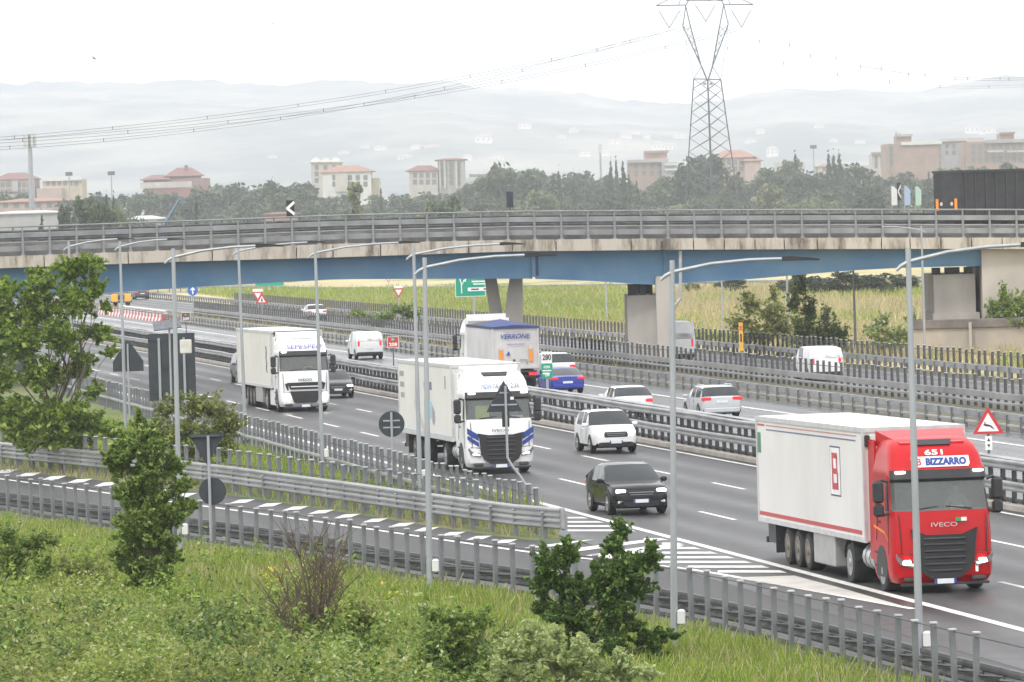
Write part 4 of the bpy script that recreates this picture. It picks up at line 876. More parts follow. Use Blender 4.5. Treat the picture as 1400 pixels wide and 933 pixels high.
m = MB(); m.loft([[Vector((-7.4, y, z)) for y, z in ((-1.31, 3.26), (-1.31, 3.40), (.1, 3.71), (1.31, 3.4), (1.31, 3.28))], [Vector((-3.3, y, z)) for y, z in ((-1.31, 3.26), (-1.31, 3.4), (.1, 3.55), (1.31, 3.4), (1.31, 3.28))]]); m.build('tarpaulin', TARPD, t4)
m = MB(); m.box((-7.4, 0, .95), (8.2, .9, .25)); m.box((-11.3, 0, .62), (.12, 2.3, .16)); m.box((-11.5, 0, .92), (.1, 2.3, .1)); m.build('underframe', DARK, t4)
for a in (-9.0, -10.3):
    for s in (1, -1): wheel(t4, a, s*1.03, .5, .42, side=s)
for s in (1, -1):
    m = MB(); m.box((-11.56, s*.95, .78), (.1, .5, .16)); m.build('tail_light', LAMPR, t4)
    m = MB(); m.box((-11.665, -s*.82, 1.78), (.02, .2, .62)); o = m.build('orange_reflector', ORANGE, t4)
    m = MB(); m.cyl((-11.665, -s*.82, 2.2), (1, 0, 0), .10, .02, 14); m.build('speed_disc', mat('disc_pale', (.6, .5, .47), .5), t4)
rear = lambda y, z: FR((0, -1, 0), (0, 0, 1), (-11.672, y, z))
text('VERRONE', .34, rear(0.05, 2.83), BLUEB, t4, 'lettering', bold=.012, shear=.25, width=1.62)
text('www.verrone.it', .16, rear(0.05, 3.10), mat('letter_rose', (.45, .33, .36), .5), t4, 'lettering', width=1.25)
text('www.verrone.it', .13, rear(-.02, 2.42), mat('letter_violet', (0, 0, 0)), t4, 'lettering', width=1.0)
m = MB(); m.prism([(-.10, -.12), (.12, -.10), (.10, .06), (.02, .12), (-.02, -.02)], .01, rear(.45, 1.92)); m.build('logo_mark', BLUEB, t4)
m = MB(); m.tube([(-11.67, -.2, 1.55), (-11.67, -.6, 1.55), (-11.67, -.6, 1.3)], .02, 5); m.box((-11.66, .1, 1.45), (.03, .12, .3)); m.build('tailgate_latch', STEELD, t4)
# dark trailer on the overpass --------------------------------------
yq = interp(DK, 1330)+6.2; pz = dk(1330, PT).z-.1; rq = W(1312, 270, yq); aq = R(36)
t5 = thing('tipper_trailer', 'black ribbed tipper trailer on the overpass with orange reflectors', 'trailer', (rq.x, yq, pz), aq)
BK = mat('tarnished_black', (.030, .030, .033), .6, 0, .35, 1.2)
zt5 = W(1312, 234, yq).z-pz
def bx5(n, c, s, m_, p): mb = MB(); mb.bbox(c, s, .03); return mb.build(n, m_, p)
bd = bx5('trailer_body', (5.0, 1.25, (1.25+zt5)/2), (10.0, 2.5, zt5-1.25), BK, t5)
m = MB()
for k in range(12): m.box((.45+.85*k, -.02, (1.3+zt5)/2), (.09, .06, zt5-1.35))
m.build('rib', mat('rib_black', (.045, .045, .048), .6), bd)
m = MB(); m.box((5.0, -.02, zt5-.02), (10.1, .1, .14)); m.box((0, 1.25, zt5-.02), (.1, 2.6, .14)); m.build('rim_rail', mat('rib_black', (0, 0, 0)), bd)
for y in (.35, 2.15): bx5('orange_reflector', (-.02, y, 2.15), (.03, .26, .75), ORANGE, t5)
for y in (.75, 1.75): m = MB(); m.cyl((-.02, y, 2.2), (1, 0, 0), .12, .03, 12); m.build('speed_disc', mat('disc_pale', (0, 0, 0)), t5)
bx5('underframe', (5.0, 1.25, 1.05), (9.6, .9, .3), DARK, t5)
for a in (1.6, 2.95, 4.3):
    for y, s in ((.22, -1), (2.28, 1)): wheel(t5, a, y, .5, .4, side=s)
# driver of the red lorry -------------------------------------------
def person_mesh():
    J = {'pelvis': (0, 0, 0, .16), 'waist': (.0, 0, .18, .155), 'chest': (.02, 0, .42, .17), 'neck': (.03, 0, .58, .06), 'head0': (.05, 0, .66, .085), 'head1': (.05, 0, .76, .10), 'head2': (.04, 0, .84, .07)}
    E = [('pelvis', 'waist'), ('waist', 'chest'), ('chest', 'neck'), ('neck', 'head0'), ('head0', 'head1'), ('head1', 'head2')]
    for s, n_ in ((1, 'l'), (-1, 'r')):
        J['sh'+n_] = (.02, s*.2, .48, .075); J['el'+n_] = (.16, s*.29, .25, .055); J['wr'+n_] = (.40, s*.16, .30, .038); J['ha'+n_] = (.47, s*.14, .33, .04); J['kn'+n_] = (.42, s*.14, .02, .08); J['fo'+n_] = (.55, s*.14, -.40, .06)
        E += [('chest', 'sh'+n_), ('sh'+n_, 'el'+n_), ('el'+n_, 'wr'+n_), ('wr'+n_, 'ha'+n_), ('pelvis', 'kn'+n_), ('kn'+n_, 'fo'+n_)]
    K_ = list(J); me = bpy.data.meshes.new('person'); me.from_pydata([J[k][:3] for k in K_], [(K_.index(a), K_.index(b)) for a, b in E], [])
    o = bpy.data.objects.new('person', me); link(o); md = o.modifiers.new('s', 'SKIN'); o.modifiers.new('d', 'SUBSURF').levels = 1
    for i, k in enumerate(K_): me.skin_vertices[0].data[i].radius = (J[k][3],)*2
    me.skin_vertices[0].data[0].use_root = True
    return o
pr = person_mesh(); pr.data.materials.append(mat('driver_shirt', (.42, .44, .48), .9, 0, .1, 4))
h1 = Vector((math.cos(TOW-.018), math.sin(TOW-.018), 0)); h2 = Vector((-h1.y, h1.x, 0))
pr.location = Vector(t1.location)+h1*(-1.25)+h2*.62+Vector((0, 0, 1.78)); pr.rotation_euler = (0, 0, TOW-.018)
tag(pr, 'driver in a pale shirt holding the wheel behind the windscreen of the red lorry', 'person')
m = MB(); rr_ = .105; m.loft([[Vector((.04+rr_*.9*math.cos(a)*q, rr_*.85*math.sin(a)*q, .80+z)) for a in np.linspace(0, 2*math.pi, 13)[:-1]] for q, z in ((1.0, -.02), (1.02, .04), (.75, .095), (.15, .115))]); hr = m.build('hair', mat('hair_dark', (.03, .022, .018), .8), pr, smooth=True)
# ================================================================== SIGNS
def pole_into(m, x, y, z0, z1, r=.04): m.tube([(x, y, z0), (x, y, z1)], r, 8)
def FS(x=0, y=0, z=0): return FR((1, 0, 0), (0, 0, 1), (x, y, z))      # faces the camera (-y)
def tri(s, up=True, c=.0): q = [(-s/2, -s*.289), (s/2, -s*.289), (0, s*.577)]; return q if up else [(x, -y) for x, y in reversed(q)]
def disc(r, n=24): return [(r*math.cos(2*math.pi*k/n), r*math.sin(2*math.pi*k/n)) for k in range(n)]
def plate(name, poly, m_, parent, x, y, z, th=.02):
    mb = MB(); mb.prism(poly, th, FS(x, y, z)); return mb.build(name, m_, parent)
def sgn(name, label, base, rz=0, cat='road sign', group=None): return thing(name, label, cat, base, rz, group)
def rc(w, h): return [(-w/2, -h/2), (w/2, -h/2), (w/2, h/2), (-w/2, h/2)]
def pz_at(base, x, y): return W(x, y, base.y)
def backsign(label, base, tz, poly, bent=None, panel=None):
    r_ = sgn('traffic_sign', label, base); m = MB(); zt = tz
    if bent: m.tube([(bent, 0, 0), (bent*.55, 0, .5), (.12, 0, .85), (0, 0, 1.1), (0, 0, zt)], .045, 8)
    else: pole_into(m, 0, 0, 0, zt, .045)
    m.build('post', POLE, r_, smooth=True); return r_
# triangle seen from behind, bent post, in front of the white truck
b_ = G(722, 668); s_ = F/b_.y; c_ = W(688, 556, b_.y)
r_ = backsign('triangular sign back on a bent post before the white truck', Vector((W(693, 600, b_.y).x, b_.y, 0)), W(688, 528, b_.y).z, None, bent=(b_.x-W(693, 600, b_.y).x))
zc = W(688, 549, b_.y).z; plate('sign_plate', tri(1.26), BACK, r_, -.06, .10, zc, .03)
m = MB(); m.box((-.06, .05, zc-.12), (.9, .03, .05)); m.box((-.06, .05, zc+.3), (.3, .03, .05)); m.build('bracket', POLE, r_)
m = MB(); m.bbox((-.02, .07, zc-.62), (.26, .14, .55), .03); m.build('lamp_box', DARK, r_)
m = MB(); m.box((.22, .062, zc+.1), (.12, .006, .1)); m.build('sticker', WHITE, r_)
# round back
b_ = G(540, 668); zc = W(535, 580, b_.y).z
r_ = backsign('round speed sign seen from behind left of the white truck with blue stripes', Vector((W(536, 600, b_.y).x, b_.y, 0)), zc+.42, None)
plate('sign_plate', disc(.46), BACK, r_, 0, .08, zc, .03); m = MB(); m.box((0, .05, zc+.12), (.6, .03, .05)); m.box((0, .05, zc-.12), (.6, .03, .05)); m.build('bracket', POLE, r_)
# triangle + panel back, far left
b_ = G(178, 585); zc = W(176, 492, b_.y).z
r_ = backsign('house-shaped grey sign back standing by the motorway next to the slim lamp post', Vector((W(177, 560, b_.y).x, b_.y, 0)), zc+.75, None)
plate('sign_plate', [(-.72, -.55), (.72, -.55), (.72, -.08), (.10, .86), (-.10, .86), (-.72, -.08)], BACK, r_, 0, .08, zc, .03)
# large panel back with two posts + white board
b_ = G(242, 592); s_ = F/b_.y; x0, x1 = W(203, 500, b_.y).x, W(267, 500, b_.y).x; zt, zb_ = W(235, 456, b_.y).z, W(235, 548, b_.y).z
r_ = sgn('direction_sign', 'large rectangular sign panel seen from behind above the green shrubs', Vector(((x0+x1)/2, b_.y, 0)))
plate('sign_panel', rc(x1-x0, zt-zb_), BACK, r_, 0, .10, (zt+zb_)/2, .04)
for fx in (-.28, .28):
    m = MB(); m.box((fx*(x1-x0)*.95, .03, (zt-.2)/2), (.11, .09, zt-.2)); m.build('post', POLE, r_)
m = MB(); m.box((0, .05, zb_+.35), (x1-x0-.1, .05, .06)); m.box((0, .05, (zt+zb_)/2), (x1-x0-.1, .05, .05)); m.box((0, .05, zt-.3), (x1-x0-.1, .05, .06)); m.build('stiffener', BACK, r_)
# solar panel pole with cabinet
b_ = G(236, 596); zt = W(232, 440, b_.y).z; xx = W(233, 500, b_.y).x
r_ = sgn('solar_post', 'slim pole carrying a tilted solar panel in front of the large sign back', Vector((xx, b_.y, 0)), cat='solar pole')
m = MB(); pole_into(m, 0, 0, 0, zt-.3, .045); m.build('post', POLE, r_)
m = MB(); m.prism(rc(1.25, .75), .04, FR((1, .1, .1), (.25, .8, .5), (-.1, 0, zt-.15))); m.build('solar_panel', mat('solar_cells', (.10, .11, .125), .25, 0, .3, 6), r_)
m = MB(); m.bbox((.72, -.08, W(250, 474, b_.y).z), (.52, .22, .62), .03); m.build('cabinet', mat('cabinet_cream', (.60, .58, .52), .5), r_)
# near double back: inverted triangle and disc
b_ = G(289, 755); zt = W(283, 596, b_.y).z; r_ = backsign('backs of an inverted triangle and a disc on one pole beside the leafy sapling', Vector((W(287, 680, b_.y).x, b_.y, 0)), zt, None)
plate('sign_plate', tri(1.05, False), BACK, r_, -.05, .09, W(283, 608, b_.y).z, .03); plate('sign_plate', disc(.40), BACK, r_, .08, .09, W(289, 672, b_.y).z, .03)
m = MB(); m.bbox((-.1, .03, zt-.02), (.9, .1, .08), .02); m.build('bracket', BACK, r_)
# deer warning
b_ = RD(46.0, G(1352, 640).y*1.0); pz = W(1352, 577, b_.y)
bb_ = RD(46.1, 177); pz = W(1351, 581, bb_.y)
r_ = sgn('warning_sign', 'red bordered triangle with a leaping deer on the median right of the red cab', Vector((pz.x, bb_.y, 0)))
m = MB(); pole_into(m, 0, .05, 0, pz.z, .04); m.build('post', STEELD, r_)
plate('sign_border', tri(1.0), RED, r_, 0, .0, pz.z, .02); plate('sign_face', tri(.68), WHITE, r_, 0, -.004, pz.z-.012, .02)
plate('deer_symbol', [(-.16, .02), (-.12, .0), (-.07, -.015), (.05, -.03), (.17, -.12), (.19, -.11), (.10, -.01), (.0, .035), (-.08, .045), (-.10, .12), (-.125, .12), (-.115, .06)], BLACK, r_, 0, -.03, pz.z-.02, .006)
m = MB(); m.prism(rc(.22, .44), .02, FS(0, 0, pz.z-.58)); o = m.build('sub_panel', WHITE, r_)
m = MB(); m.prism([(-.05, .04), (.05, .04), (.0, .14)], .006, FS(0, -.022, pz.z-.56)); m.prism([(0, -.16), (.05, -.06), (-.05, -.06)], .006, FS(0, -.022, pz.z-.56)); m.build('arrow', BLACK, o)
# kilometre sign 280
bb_ = RD(46.1, 254); bb_ = Vector((W(748, 510, bb_.y).x, bb_.y, 0)); zt, zm, zl = (W(748, y_, bb_.y).z for y_ in (481, 497, 517.5))
r_ = sgn('kilometre_sign', 'white and green kilometre board reading 280 on the median by the blue car', bb_, cat='road sign')
w_ = 14.4*bb_.y/F; m = MB(); pole_into(m, 0, .05, 0, zl+.1, .06); m.build('post', POLE, r_)
plate('upper_board', rc(w_, zt-zm), WHITE, r_, 0, 0, (zt+zm)/2); plate('lower_board', rc(w_+.03, zm-zl), GREEN, r_, 0, 0, (zm+zl)/2)
text('280', .36, FS(0, -.024, (zt+zm)/2), BLACK, r_, 'number', bold=.025, width=w_*.84)
text('ROMA', .17, FS(0, -.024, zm-.17), WHITE, r_, 'lettering', bold=.03, width=w_*.62); text('234', .15, FS(0, -.024, zl+.14), WHITE, r_, 'lettering', bold=.03, width=w_*.42)
m = MB(); m.box((0, -.024, zm-.33), (w_*.84, .004, .05)); m.box((-.04, -.024, zm-.46), (w_*.66, .004, .07)); m.build('small_print', WHITE, r_)
# red 208 and brown 209
for (px_, py_), lab, num, mt, hh in (((537.3, 468), 'small square red board reading 208 beside the white panel van', '208', RED, 15.5), ((254, 433.5), 'small brown board reading 209 above the median on the left', '209', mat('sign_brown', (.13, .075, .06), .6), 12.5)):
    d_ = 46.1/((der(px_, py_)[0]+1330)/F)
    p = W(px_, py_, d_); s_ = hh*d_/F; r_ = sgn('hectometre_sign', lab, Vector((p.x, d_, 0)))
    m = MB(); pole_into(m, 0, .05, 0, p.z, .035); m.build('post', STEELD, r_)
    plate('border', rc(s_, s_), WHITE, r_, 0, 0, p.z); plate('sign_face', rc(s_*.92, s_*.92), mt, r_, 0, -.004, p.z)
    text(num, s_*.42, FS(0, -.03, p.z-s_*.22), WHITE, r_, 'number', bold=.03, width=s_*.72)
    o = plate('shield', [(-s_*.15, s_*.38), (-s_*.13, s_*.14), (0, s_*.04), (s_*.13, s_*.14), (s_*.15, s_*.38)][::-1], GREEN if num == '208' else mat('shield_dark', (.05, .04, .035), .6), r_, 0, -.024, p.z, .006)
    text('A1', s_*.2, FS(0, -.036, p.z+s_*.23), WHITE, o, 'lettering', bold=.02)
# blue round arrow
d_ = 560; p = W(263.5, 397.5, d_); r_ = sgn('mandatory_sign', 'round blue sign with a white upward arrow under the overpass', Vector((p.x, d_, 0)))
m = MB(); pole_into(m, 0, .05, 0, p.z, .05); m.build('post', POLE, r_); plate('sign_plate', disc(.52), mat('sign_blue', (.02, .12, .48), .45), r_, 0, 0, p.z)
plate('arrow', [(-.07, -.36), (.07, -.36), (.07, .1), (.22, .0), (.22, .14), (0, .36), (-.22, .14), (-.22, .0), (-.07, .1)], WHITE, r_, 0, -.024, p.z, .006)
# triangles
def warn(px_, py_, d_, s, up, lab, sub=None, symbol=None):
    p = W(px_, py_, d_); r_ = sgn('warning_sign', lab, Vector((p.x, d_, 0))); m = MB(); pole_into(m, 0, .05, 0, p.z, .04); m.build('post', POLE, r_)
    plate('sign_border', tri(s, up), RED, r_, 0, 0, p.z); plate('sign_face', tri(s*.62, up), WHITE, r_, 0, -.004, p.z)
    if symbol: plate('symbol', [(-.08, -.12), (.08, -.12), (.06, .05), (.03, .18), (-.02, .18), (-.05, .05)], BLACK, r_, 0, -.026, p.z, .006)
    if sub: plate('sub_panel', rc(*sub), WHITE, r_, 0, 0, p.z+s*.42)
warn(358, 410.5, 500, 1.1, True, 'red bordered upright triangle with a dark symbol overlapping an inverted one', None, True)
warn(352.5, 403.5, 540, 1.05, False, 'inverted red triangle behind the upright warning triangle', (1.0, .3))
warn(544.8, 399, 470, .95, False, 'inverted give way triangle above the green verge left of the green board', (.75, .2))
warn(531, 381.5, 650, .75, False, 'small pale give way triangle farthest off just below the blue girder')
# green direction board behind the V pier
d_ = 430; p0 = W(622, 378, d_); p1 = W(664, 405, d_); r_ = sgn('direction_sign', 'green direction board with white fork arrow left of the V-shaped pier', Vector(((p0.x+p1.x)/2, d_, 0)))
w_, h_ = p1.x-p0.x, p0.z-p1.z+.35; zc = p1.z+h_/2
plate('border', rc(w_, h_), WHITE, r_, 0, 0, zc); plate('sign_face', rc(w_-.08, h_-.08), GREEN, r_, 0, -.004, zc)
m = MB(); pole_into(m, .25, .1, 0, zc, .09); m.build('post', POLE, r_)
m = MB(); m.tube([(-.68, -.03, zc-.72), (-.68, -.03, zc+.0), (-.80, -.03, zc+.42), (-.98, -.03, zc+.68)], .05, 6); m.tube([(-.66, -.03, zc-.08), (-.52, -.03, zc+.18), (-.42, -.03, zc+.28)], .04, 6); m.prism([(-.16, -.02), (.04, -.16), (.12, .14)], .01, FS(-.40, -.03, zc+.30)); m.build('fork_arrow', WHITE, r_)
m = MB(); m.box((.65, -.03, zc+.58), (1.0, .006, .13)); m.box((.62, -.03, zc+.18), (1.0, .006, .12)); m.box((.68, -.03, zc-.02), (.9, .006, .10)); m.box((.55, -.03, zc-.42), (1.5, .006, .28)); o = m.build('text_panel', WHITE, r_)
m = MB(); m.box((.35, -.036, zc-.42), (.6, .006, .10)); m.box((1.12, -.036, zc-.42), (.2, .006, .1)); m.build('text_line', BLACK, o)
# green board far
d_ = 700; p0 = W(349, 386, d_); p1 = W(388, 391, d_); r_ = sgn('direction_sign', 'thin green board peeking out under the girder at the far link road', Vector(((p0.x+p1.x)/2, d_, 0)))
plate('sign_face', rc(p1.x-p0.x, .9), GREEN, r_, 0, 0, p1.z+.5); m = MB(); pole_into(m, -1, .1, 0, p1.z+.5, .08); pole_into(m, 1, .1, 0, p1.z+.5, .08); m.build('post', POLE, r_)
# orange delineator
bb_ = G(1018, 493); p0 = W(1012.5, 441, bb_.y); p1 = W(1013, 480, bb_.y); r_ = sgn('marker_post', 'tall narrow orange and yellow marker board on the verge behind the post fence', Vector((p0.x, bb_.y, 0)), cat='marker')
plate('board', rc(.26, p0.z-p1.z), mat('marker_yellow', (.75, .42, .04), .5), r_, 0, 0, (p0.z+p1.z)/2); plate('emblem', rc(.16, .3), mat('marker_red', (.6, .15, .1), .5), r_, 0, -.024, p0.z-.35, .006)
m = MB(); m.box((0, -.024, p0.z-.95), (.1, .006, .5)); m.build('lettering_mark', BLACK, r_); m = MB(); m.tube([(.06, .05, 0), (0, .05, p1.z+.3)], .04, 6); m.build('post', POLE, r_)
# chevrons on the overpass
def chev(px_, py_, off, label, rz, back=False, w=.6, h=1.0):
    q = dk(px_, PT); d_ = q.y+off; p = W(px_, py_, d_); r_ = sgn('chevron_sign', label, Vector((p.x, d_, q.z)), rz)
    m = MB(); m.tube([(0, .04, 0), (0, .04, p.z-q.z)], .035, 6); m.build('post', STEELD, r_); z = p.z-q.z
    plate('board', rc(w, h), BACK if back else BLACK, r_, 0, 0, z)
    if not back: plate('chevron', [(.22, -.46), (.28, -.30), (-.06, 0), (.28, .30), (.22, .46), (-.26, .06), (-.26, -.06)], WHITE, r_, 0, -.024, z, .006)
    return r_
chev(397, 285, DW+.6, 'black board with a white left-pointing chevron on the left half of the overpass', 0, w=.5, h=1.0)
chev(697, 273, DW+.6, 'small dark sign back on the far side of the overpass at mid span', 0, True, .42, 1.0)
chev(1229, 262, DW+.4, 'chevron board seen nearly edge-on left of the black trailer', R(62), w=.6, h=1.1)
# ================================================================== ROADWORKS ON THE LEFT
BR_, BW_ = mat('barrier_red', (.48, .07, .06), .5, 0, .08, 2), mat('barrier_white', (.72, .70, .69), .5, 0, .08, 2)
def barrier_block(m_, label):
    r_ = thing('plastic_barrier', label, 'road barrier', (0, 0, 0), 0, 'red and white barriers along the opposite carriageway')
    m = MB(); prof = [(-.26, 0), (.26, 0), (.22, .22), (.12, .42), (.10, .78), (-.10, .78), (-.12, .42), (-.22, .22)]
    m.loft([[Vector((x, a, b)) for a, b in prof] for x in (-.66, -.61, .61, .66)]); m.build('barrier_body', m_, r_)
    m = MB(); m.cyl((.3, 0, .80), (0, 0, 1), .05, .05, 8); m.cyl((-.3, 0, .80), (0, 0, 1), .05, .05, 8); m.build('filler_cap', DARK, r_); return r_
pr_, pw_ = barrier_block(BR_, 'red plastic block in the low red and white barrier row on the left'), barrier_block(BW_, 'white plastic block in the low red and white barrier row on the left')
for i in range(42):
    s_ = pr_ if i % 2 == 0 else pw_
    o = s_ if i < 2 else copy_tree(s_)
    o.location = RD(59.2, 527+1.42*i); o.rotation_euler = (0, 0, AWAY)
p = G(166, 419); r_ = thing('crash_cushion_trailer', 'yellow roadworks trailer board parked behind the red and white barriers', 'roadworks trailer', p, 0)
YE = mat('works_yellow', (.80, .42, .06), .5, 0, .05, 2)
for x in (-.75, .75): m = MB(); m.bbox((x, 0, .95), (.72, .3, .9), .06); m.build('yellow_panel', YE, r_)
m = MB(); m.bbox((0, .3, .55), (2.4, .8, .25), .04); m.box((0, .3, 1.0), (.8, .1, .5)); m.build('frame', STEELD, r_)
for x in (-.7, .7): wheel(r_, x, .5, .28, .2)
p = G(206, 398); r_ = thing('concrete_barrier', 'pale striped crash barrier end left of the dark SUV under the bridge', 'crash barrier', RD(61.8, 560), AWAY)
m = MB(); m.bbox((9, 0, .45), (42, .5, .22), .03); m.build('rail', mat('pale_rail', (.62, .60, .57), .5), r_); m = MB(); m.bbox((9, 0, .72), (42, .4, .18), .03); m.build('upper_rail', mat('pale_rail', (0, 0, 0)), r_)
for k in range(14): m = MB(); m.box((-10+3*k, .1, .4), (.12, .12, .8)); m.build('post', STEELD, r_)
# ================================================================== PYLON AND LINES
dP = 1250.; PS = 1.39; LAT = mat('lattice_steel', (.11, .12, .14), .6, .3, .15, 1)
py = thing('pylon', 'tall lattice electricity pylon rising above the overpass', 'pylon', (W(974, 285, dP).x, dP, 0)); p00 = Vector(py.location)
def pp(x, y, dy=0.): return W(x, y, dP)-p00+Vector((0, dy, 0))
def ln(m, a, b, r=.07, n=4): m.tube([a, b], r*PS*.85, n)
m = MB(); hL, hR, hC0, hC1 = (pp(948.5, 108), pp(985.5, 109), pp(966.5, 109, -3.2), pp(968.5, 109, 3.2))
bL, bR, bF, bB = (pp(932.5, 345), pp(1019, 345), pp(974, 345, -7.), pp(979, 345, 7.))
for a, b in ((hL, bL), (hR, bR), (hC0, bF), (hC1, bB)): ln(m, a, b, .11)
m.build('leg', LAT, py)
m = MB()
for (a0, a1), (c0, c1) in (((hL, bL), (hC0, bF)), ((hC0, bF), (hR, bR)), ((hL, bL), (hC1, bB)), ((hC1, bB), (hR, bR))):
    N = 13
    for i in range(N):
        f0, f1 = (i/N)**1.12, ((i+1)/N)**1.12
        ln(m, a0.lerp(a1, f0), c0.lerp(c1, f1), .055); ln(m, c0.lerp(c1, f0), a0.lerp(a1, f1), .055)
m.build('lattice_brace', LAT, py)
m = MB()
for sx_, (A, B_, C_, D_, E_) in ((-1, ((966, 108), (959, 91), (933.5, 36), (937.5, 8), (944, 36))), (1, ((968.5, 108), (974, 91), (995.5, 34), (989.5, 7), (984, 36)))):
    ln(m, pp(*A, -.6), pp(*B_, -.6), .13); ln(m, pp(*B_, -.6), pp(*C_, -.6), .10); ln(m, pp(*C_, -.6), pp(*D_, -.6), .09); ln(m, pp(*B_, .6), pp(*E_, .6), .11); ln(m, pp(*E_, .6), pp(*D_, .6), .10)
    P_ = [pp(*B_, 0), pp(*C_, 0)]; Q_ = [pp(*B_, 0), pp(*E_, 0)]
    for i in range(6): ln(m, P_[0].lerp(P_[1], i/6), Q_[0].lerp(Q_[1], (i+1)/6), .04); ln(m, Q_[0].lerp(Q_[1], i/6), P_[0].lerp(P_[1], (i+1)/6), .04)
ln(m, hL, hR, .1); ln(m, hL, pp(959, 91), .05); ln(m, hR, pp(974, 91), .05); ln(m, pp(948.5, 108), pp(929, 15), .03); ln(m, pp(985.5, 109), pp(998, 15), .03); m.build('fork_arm', LAT, py)
m = MB(); ln(m, pp(896.5, 8), pp(938, 7), .10); ln(m, pp(989.5, 6), pp(1030, 6.5), .10); ln(m, pp(896.5, 8), pp(925, -6), .07); ln(m, pp(1030, 6.5), pp(1000, -7), .07); ln(m, pp(925, -6), pp(1000, -7), .10); ln(m, pp(937.5, 8), pp(945, -6), .09); ln(m, pp(989.5, 7), pp(982, -7), .09); ln(m, pp(938, 1), pp(989, 0), .09)
for i in range(6): ln(m, pp(938+8.5*i, 1), pp(946.5+8.5*i, -6.5 if i % 2 == 0 else 1), .05); 
ln(m, pp(928, 7), pp(932, -6), .06); ln(m, pp(998, 6), pp(994, -7), .06); m.build('crossarm', LAT, py)
INS = mat('insulator', (.20, .21, .22), .3, 0, .1, 2); hang = []
for (a, b, c) in (((901, 15), (915, 38.5), (929, 15)), ((950.5, 6.5), (965, 29.5), (978, 6.5)), ((1000, 14), (1014, 37.5), (1026.5, 14))):
    m = MB(); ln(m, pp(*a), pp(*b), .09, 6); ln(m, pp(*c), pp(*b), .09, 6); m.build('insulator', INS, py); hang.append(W(*b, dP))
m = MB(); m.box(pp(963, 115)+Vector((0, -2, 0)), (.7, .1, .5)); m.box(pp(971.5, 115)+Vector((0, -2, 0)), (.7, .1, .5)); m.build('number_board', mat('board_rose', (.35, .25, .22), .6), py)
CABLE = mat('conductor', (.045, .05, .06), .5, .4, 0)
def span(a, b, sag, label, nm='power_line', sp=9, rr=.034):
    r_ = thing(nm, label, 'power line', a, 0, 'conductors hung from the pylon'); N = 28
    for dz in (0, -.55):
        m = MB(); m.tube([a.lerp(b, i/N)-a+Vector((0, 0, dz-sag*4*(i/N)*(1-i/N))) for i in range(N+1)], rr, 4); m.build('conductor', CABLE, r_)
    m = MB(); m.box((0, 0, 0), (.12, .12, .75)); sme = m.mesh('spacer', CABLE)
    for i in range(1, sp): f = i/sp; c = obj('spacer', sme, r_); c.location = a.lerp(b, f)-a+Vector((0, 0, -.21-sag*4*f*(1-f)))
dL = 1060.
span(hang[0], W(-120, 207, dL), 5.4, 'lowest power line sweeping down to the left from the outer insulator')
span(hang[1], W(-120, 196, dL), 4.2, 'upper power line sweeping down to the left from the middle insulator')
span(hang[2], W(-120, 198, dL-40), 4.6, 'power line running left across the pylon from its right-hand insulator')
span(hang[0], W(1540, 96, 1440), 8, 'power line leaving the left insulator towards the right edge of the sky', rr=.02)
span(hang[1], W(1540, 84, 1440), 8, 'power line leaving the middle insulator towards the right edge of the sky', rr=.02)
span(hang[2], W(1540, 88, 1410), 7, 'power line leaving the right-hand insulator towards the right edge of the sky', rr=.02)
# ================================================================== TOWN
def wall_m(name, c, var=.12): return mat('wall_'+name, c, .9, 0, var, .25)
BRICK, CREAMW, YELW, PINKW, REDW, GREYW, WHW = wall_m('brick', (.30, .215, .18)), wall_m('cream', (.43, .40, .36)), wall_m('ochre', (.46, .39, .28)), wall_m('pink', (.40, .30, .26)), wall_m('red', (.28, .13, .115)), wall_m('grey', (.33, .32, .32)), wall_m('white', (.55, .545, .53))
ROOFT, ROOFD = mat('roof_tile', (.30, .17, .125), .9, 0, .15, .6), mat('roof_dark', (.20, .10, .09), .9, 0, .15, .5)
WIN = mat('window_dark', (.16, .16, .16), .3, 0, .15, .5); SHUT = mat('shutter', (.22, .18, .15), .7, 0, .1, .5)
def blk(root, x0, x1, yt, d, m_, dep=12, name='wall', z0=0., org=None):
    a, b = W(x0, yt, d), W(x1, yt, d); mb = MB(); w = b.x-a.x
    mb.bbox(((a.x+b.x)/2-org.x, d+dep/2-org.y, (a.z+z0)/2), (w, dep, a.z-z0), .05); return mb.build(name, m_, root), a, b
def roof(root, x0, x1, yb, yt, d, m_, dep, org, hip=.3, nm='roof'):
    a, b, t = W(x0, yb, d), W(x1, yb, d), W((x0+x1)/2, yt, d); o_ = .6; zb_ = a.z; mb = MB(); w = b.x-a.x
    l = [Vector((a.x-o_, d-o_, zb_)), Vector((b.x+o_, d-o_, zb_)), Vector((b.x+o_, d+dep+o_, zb_)), Vector((a.x-o_, d+dep+o_, zb_))]
    h = [Vector((a.x+w*hip, d+dep*.48, t.z)), Vector((b.x-w*hip, d+dep*.48, t.z)), Vector((b.x-w*hip, d+dep*.52, t.z)), Vector((a.x+w*hip, d+dep*.52, t.z))]
    mb.loft([[v-org-Vector((0, 0, .25)) for v in l], [v-org for v in l], [v-org for v in h]]); return mb.build(nm, m_, root)
def windows(root, x0, x1, rows, n, d, org, w=1.2, h=1.5, m_=None):
    me = MB(); me.box((0, 0, 0), (w, .16, h)); mesh = me.mesh('window', m_ or WIN)
    for yy in rows:
        for i in range(n):
            p = W(x0+(x1-x0)*(i+.5)/n, yy, d); o = obj('window', mesh, root); o.location = (p.x-org.x, d-.03-org.y, p.z)
TS = 2.2
def bld(label, x, d, cat='building', nm='apartment_block'): p = W(x, 285, d); p.z = 0; return thing(nm, label, cat, p), p
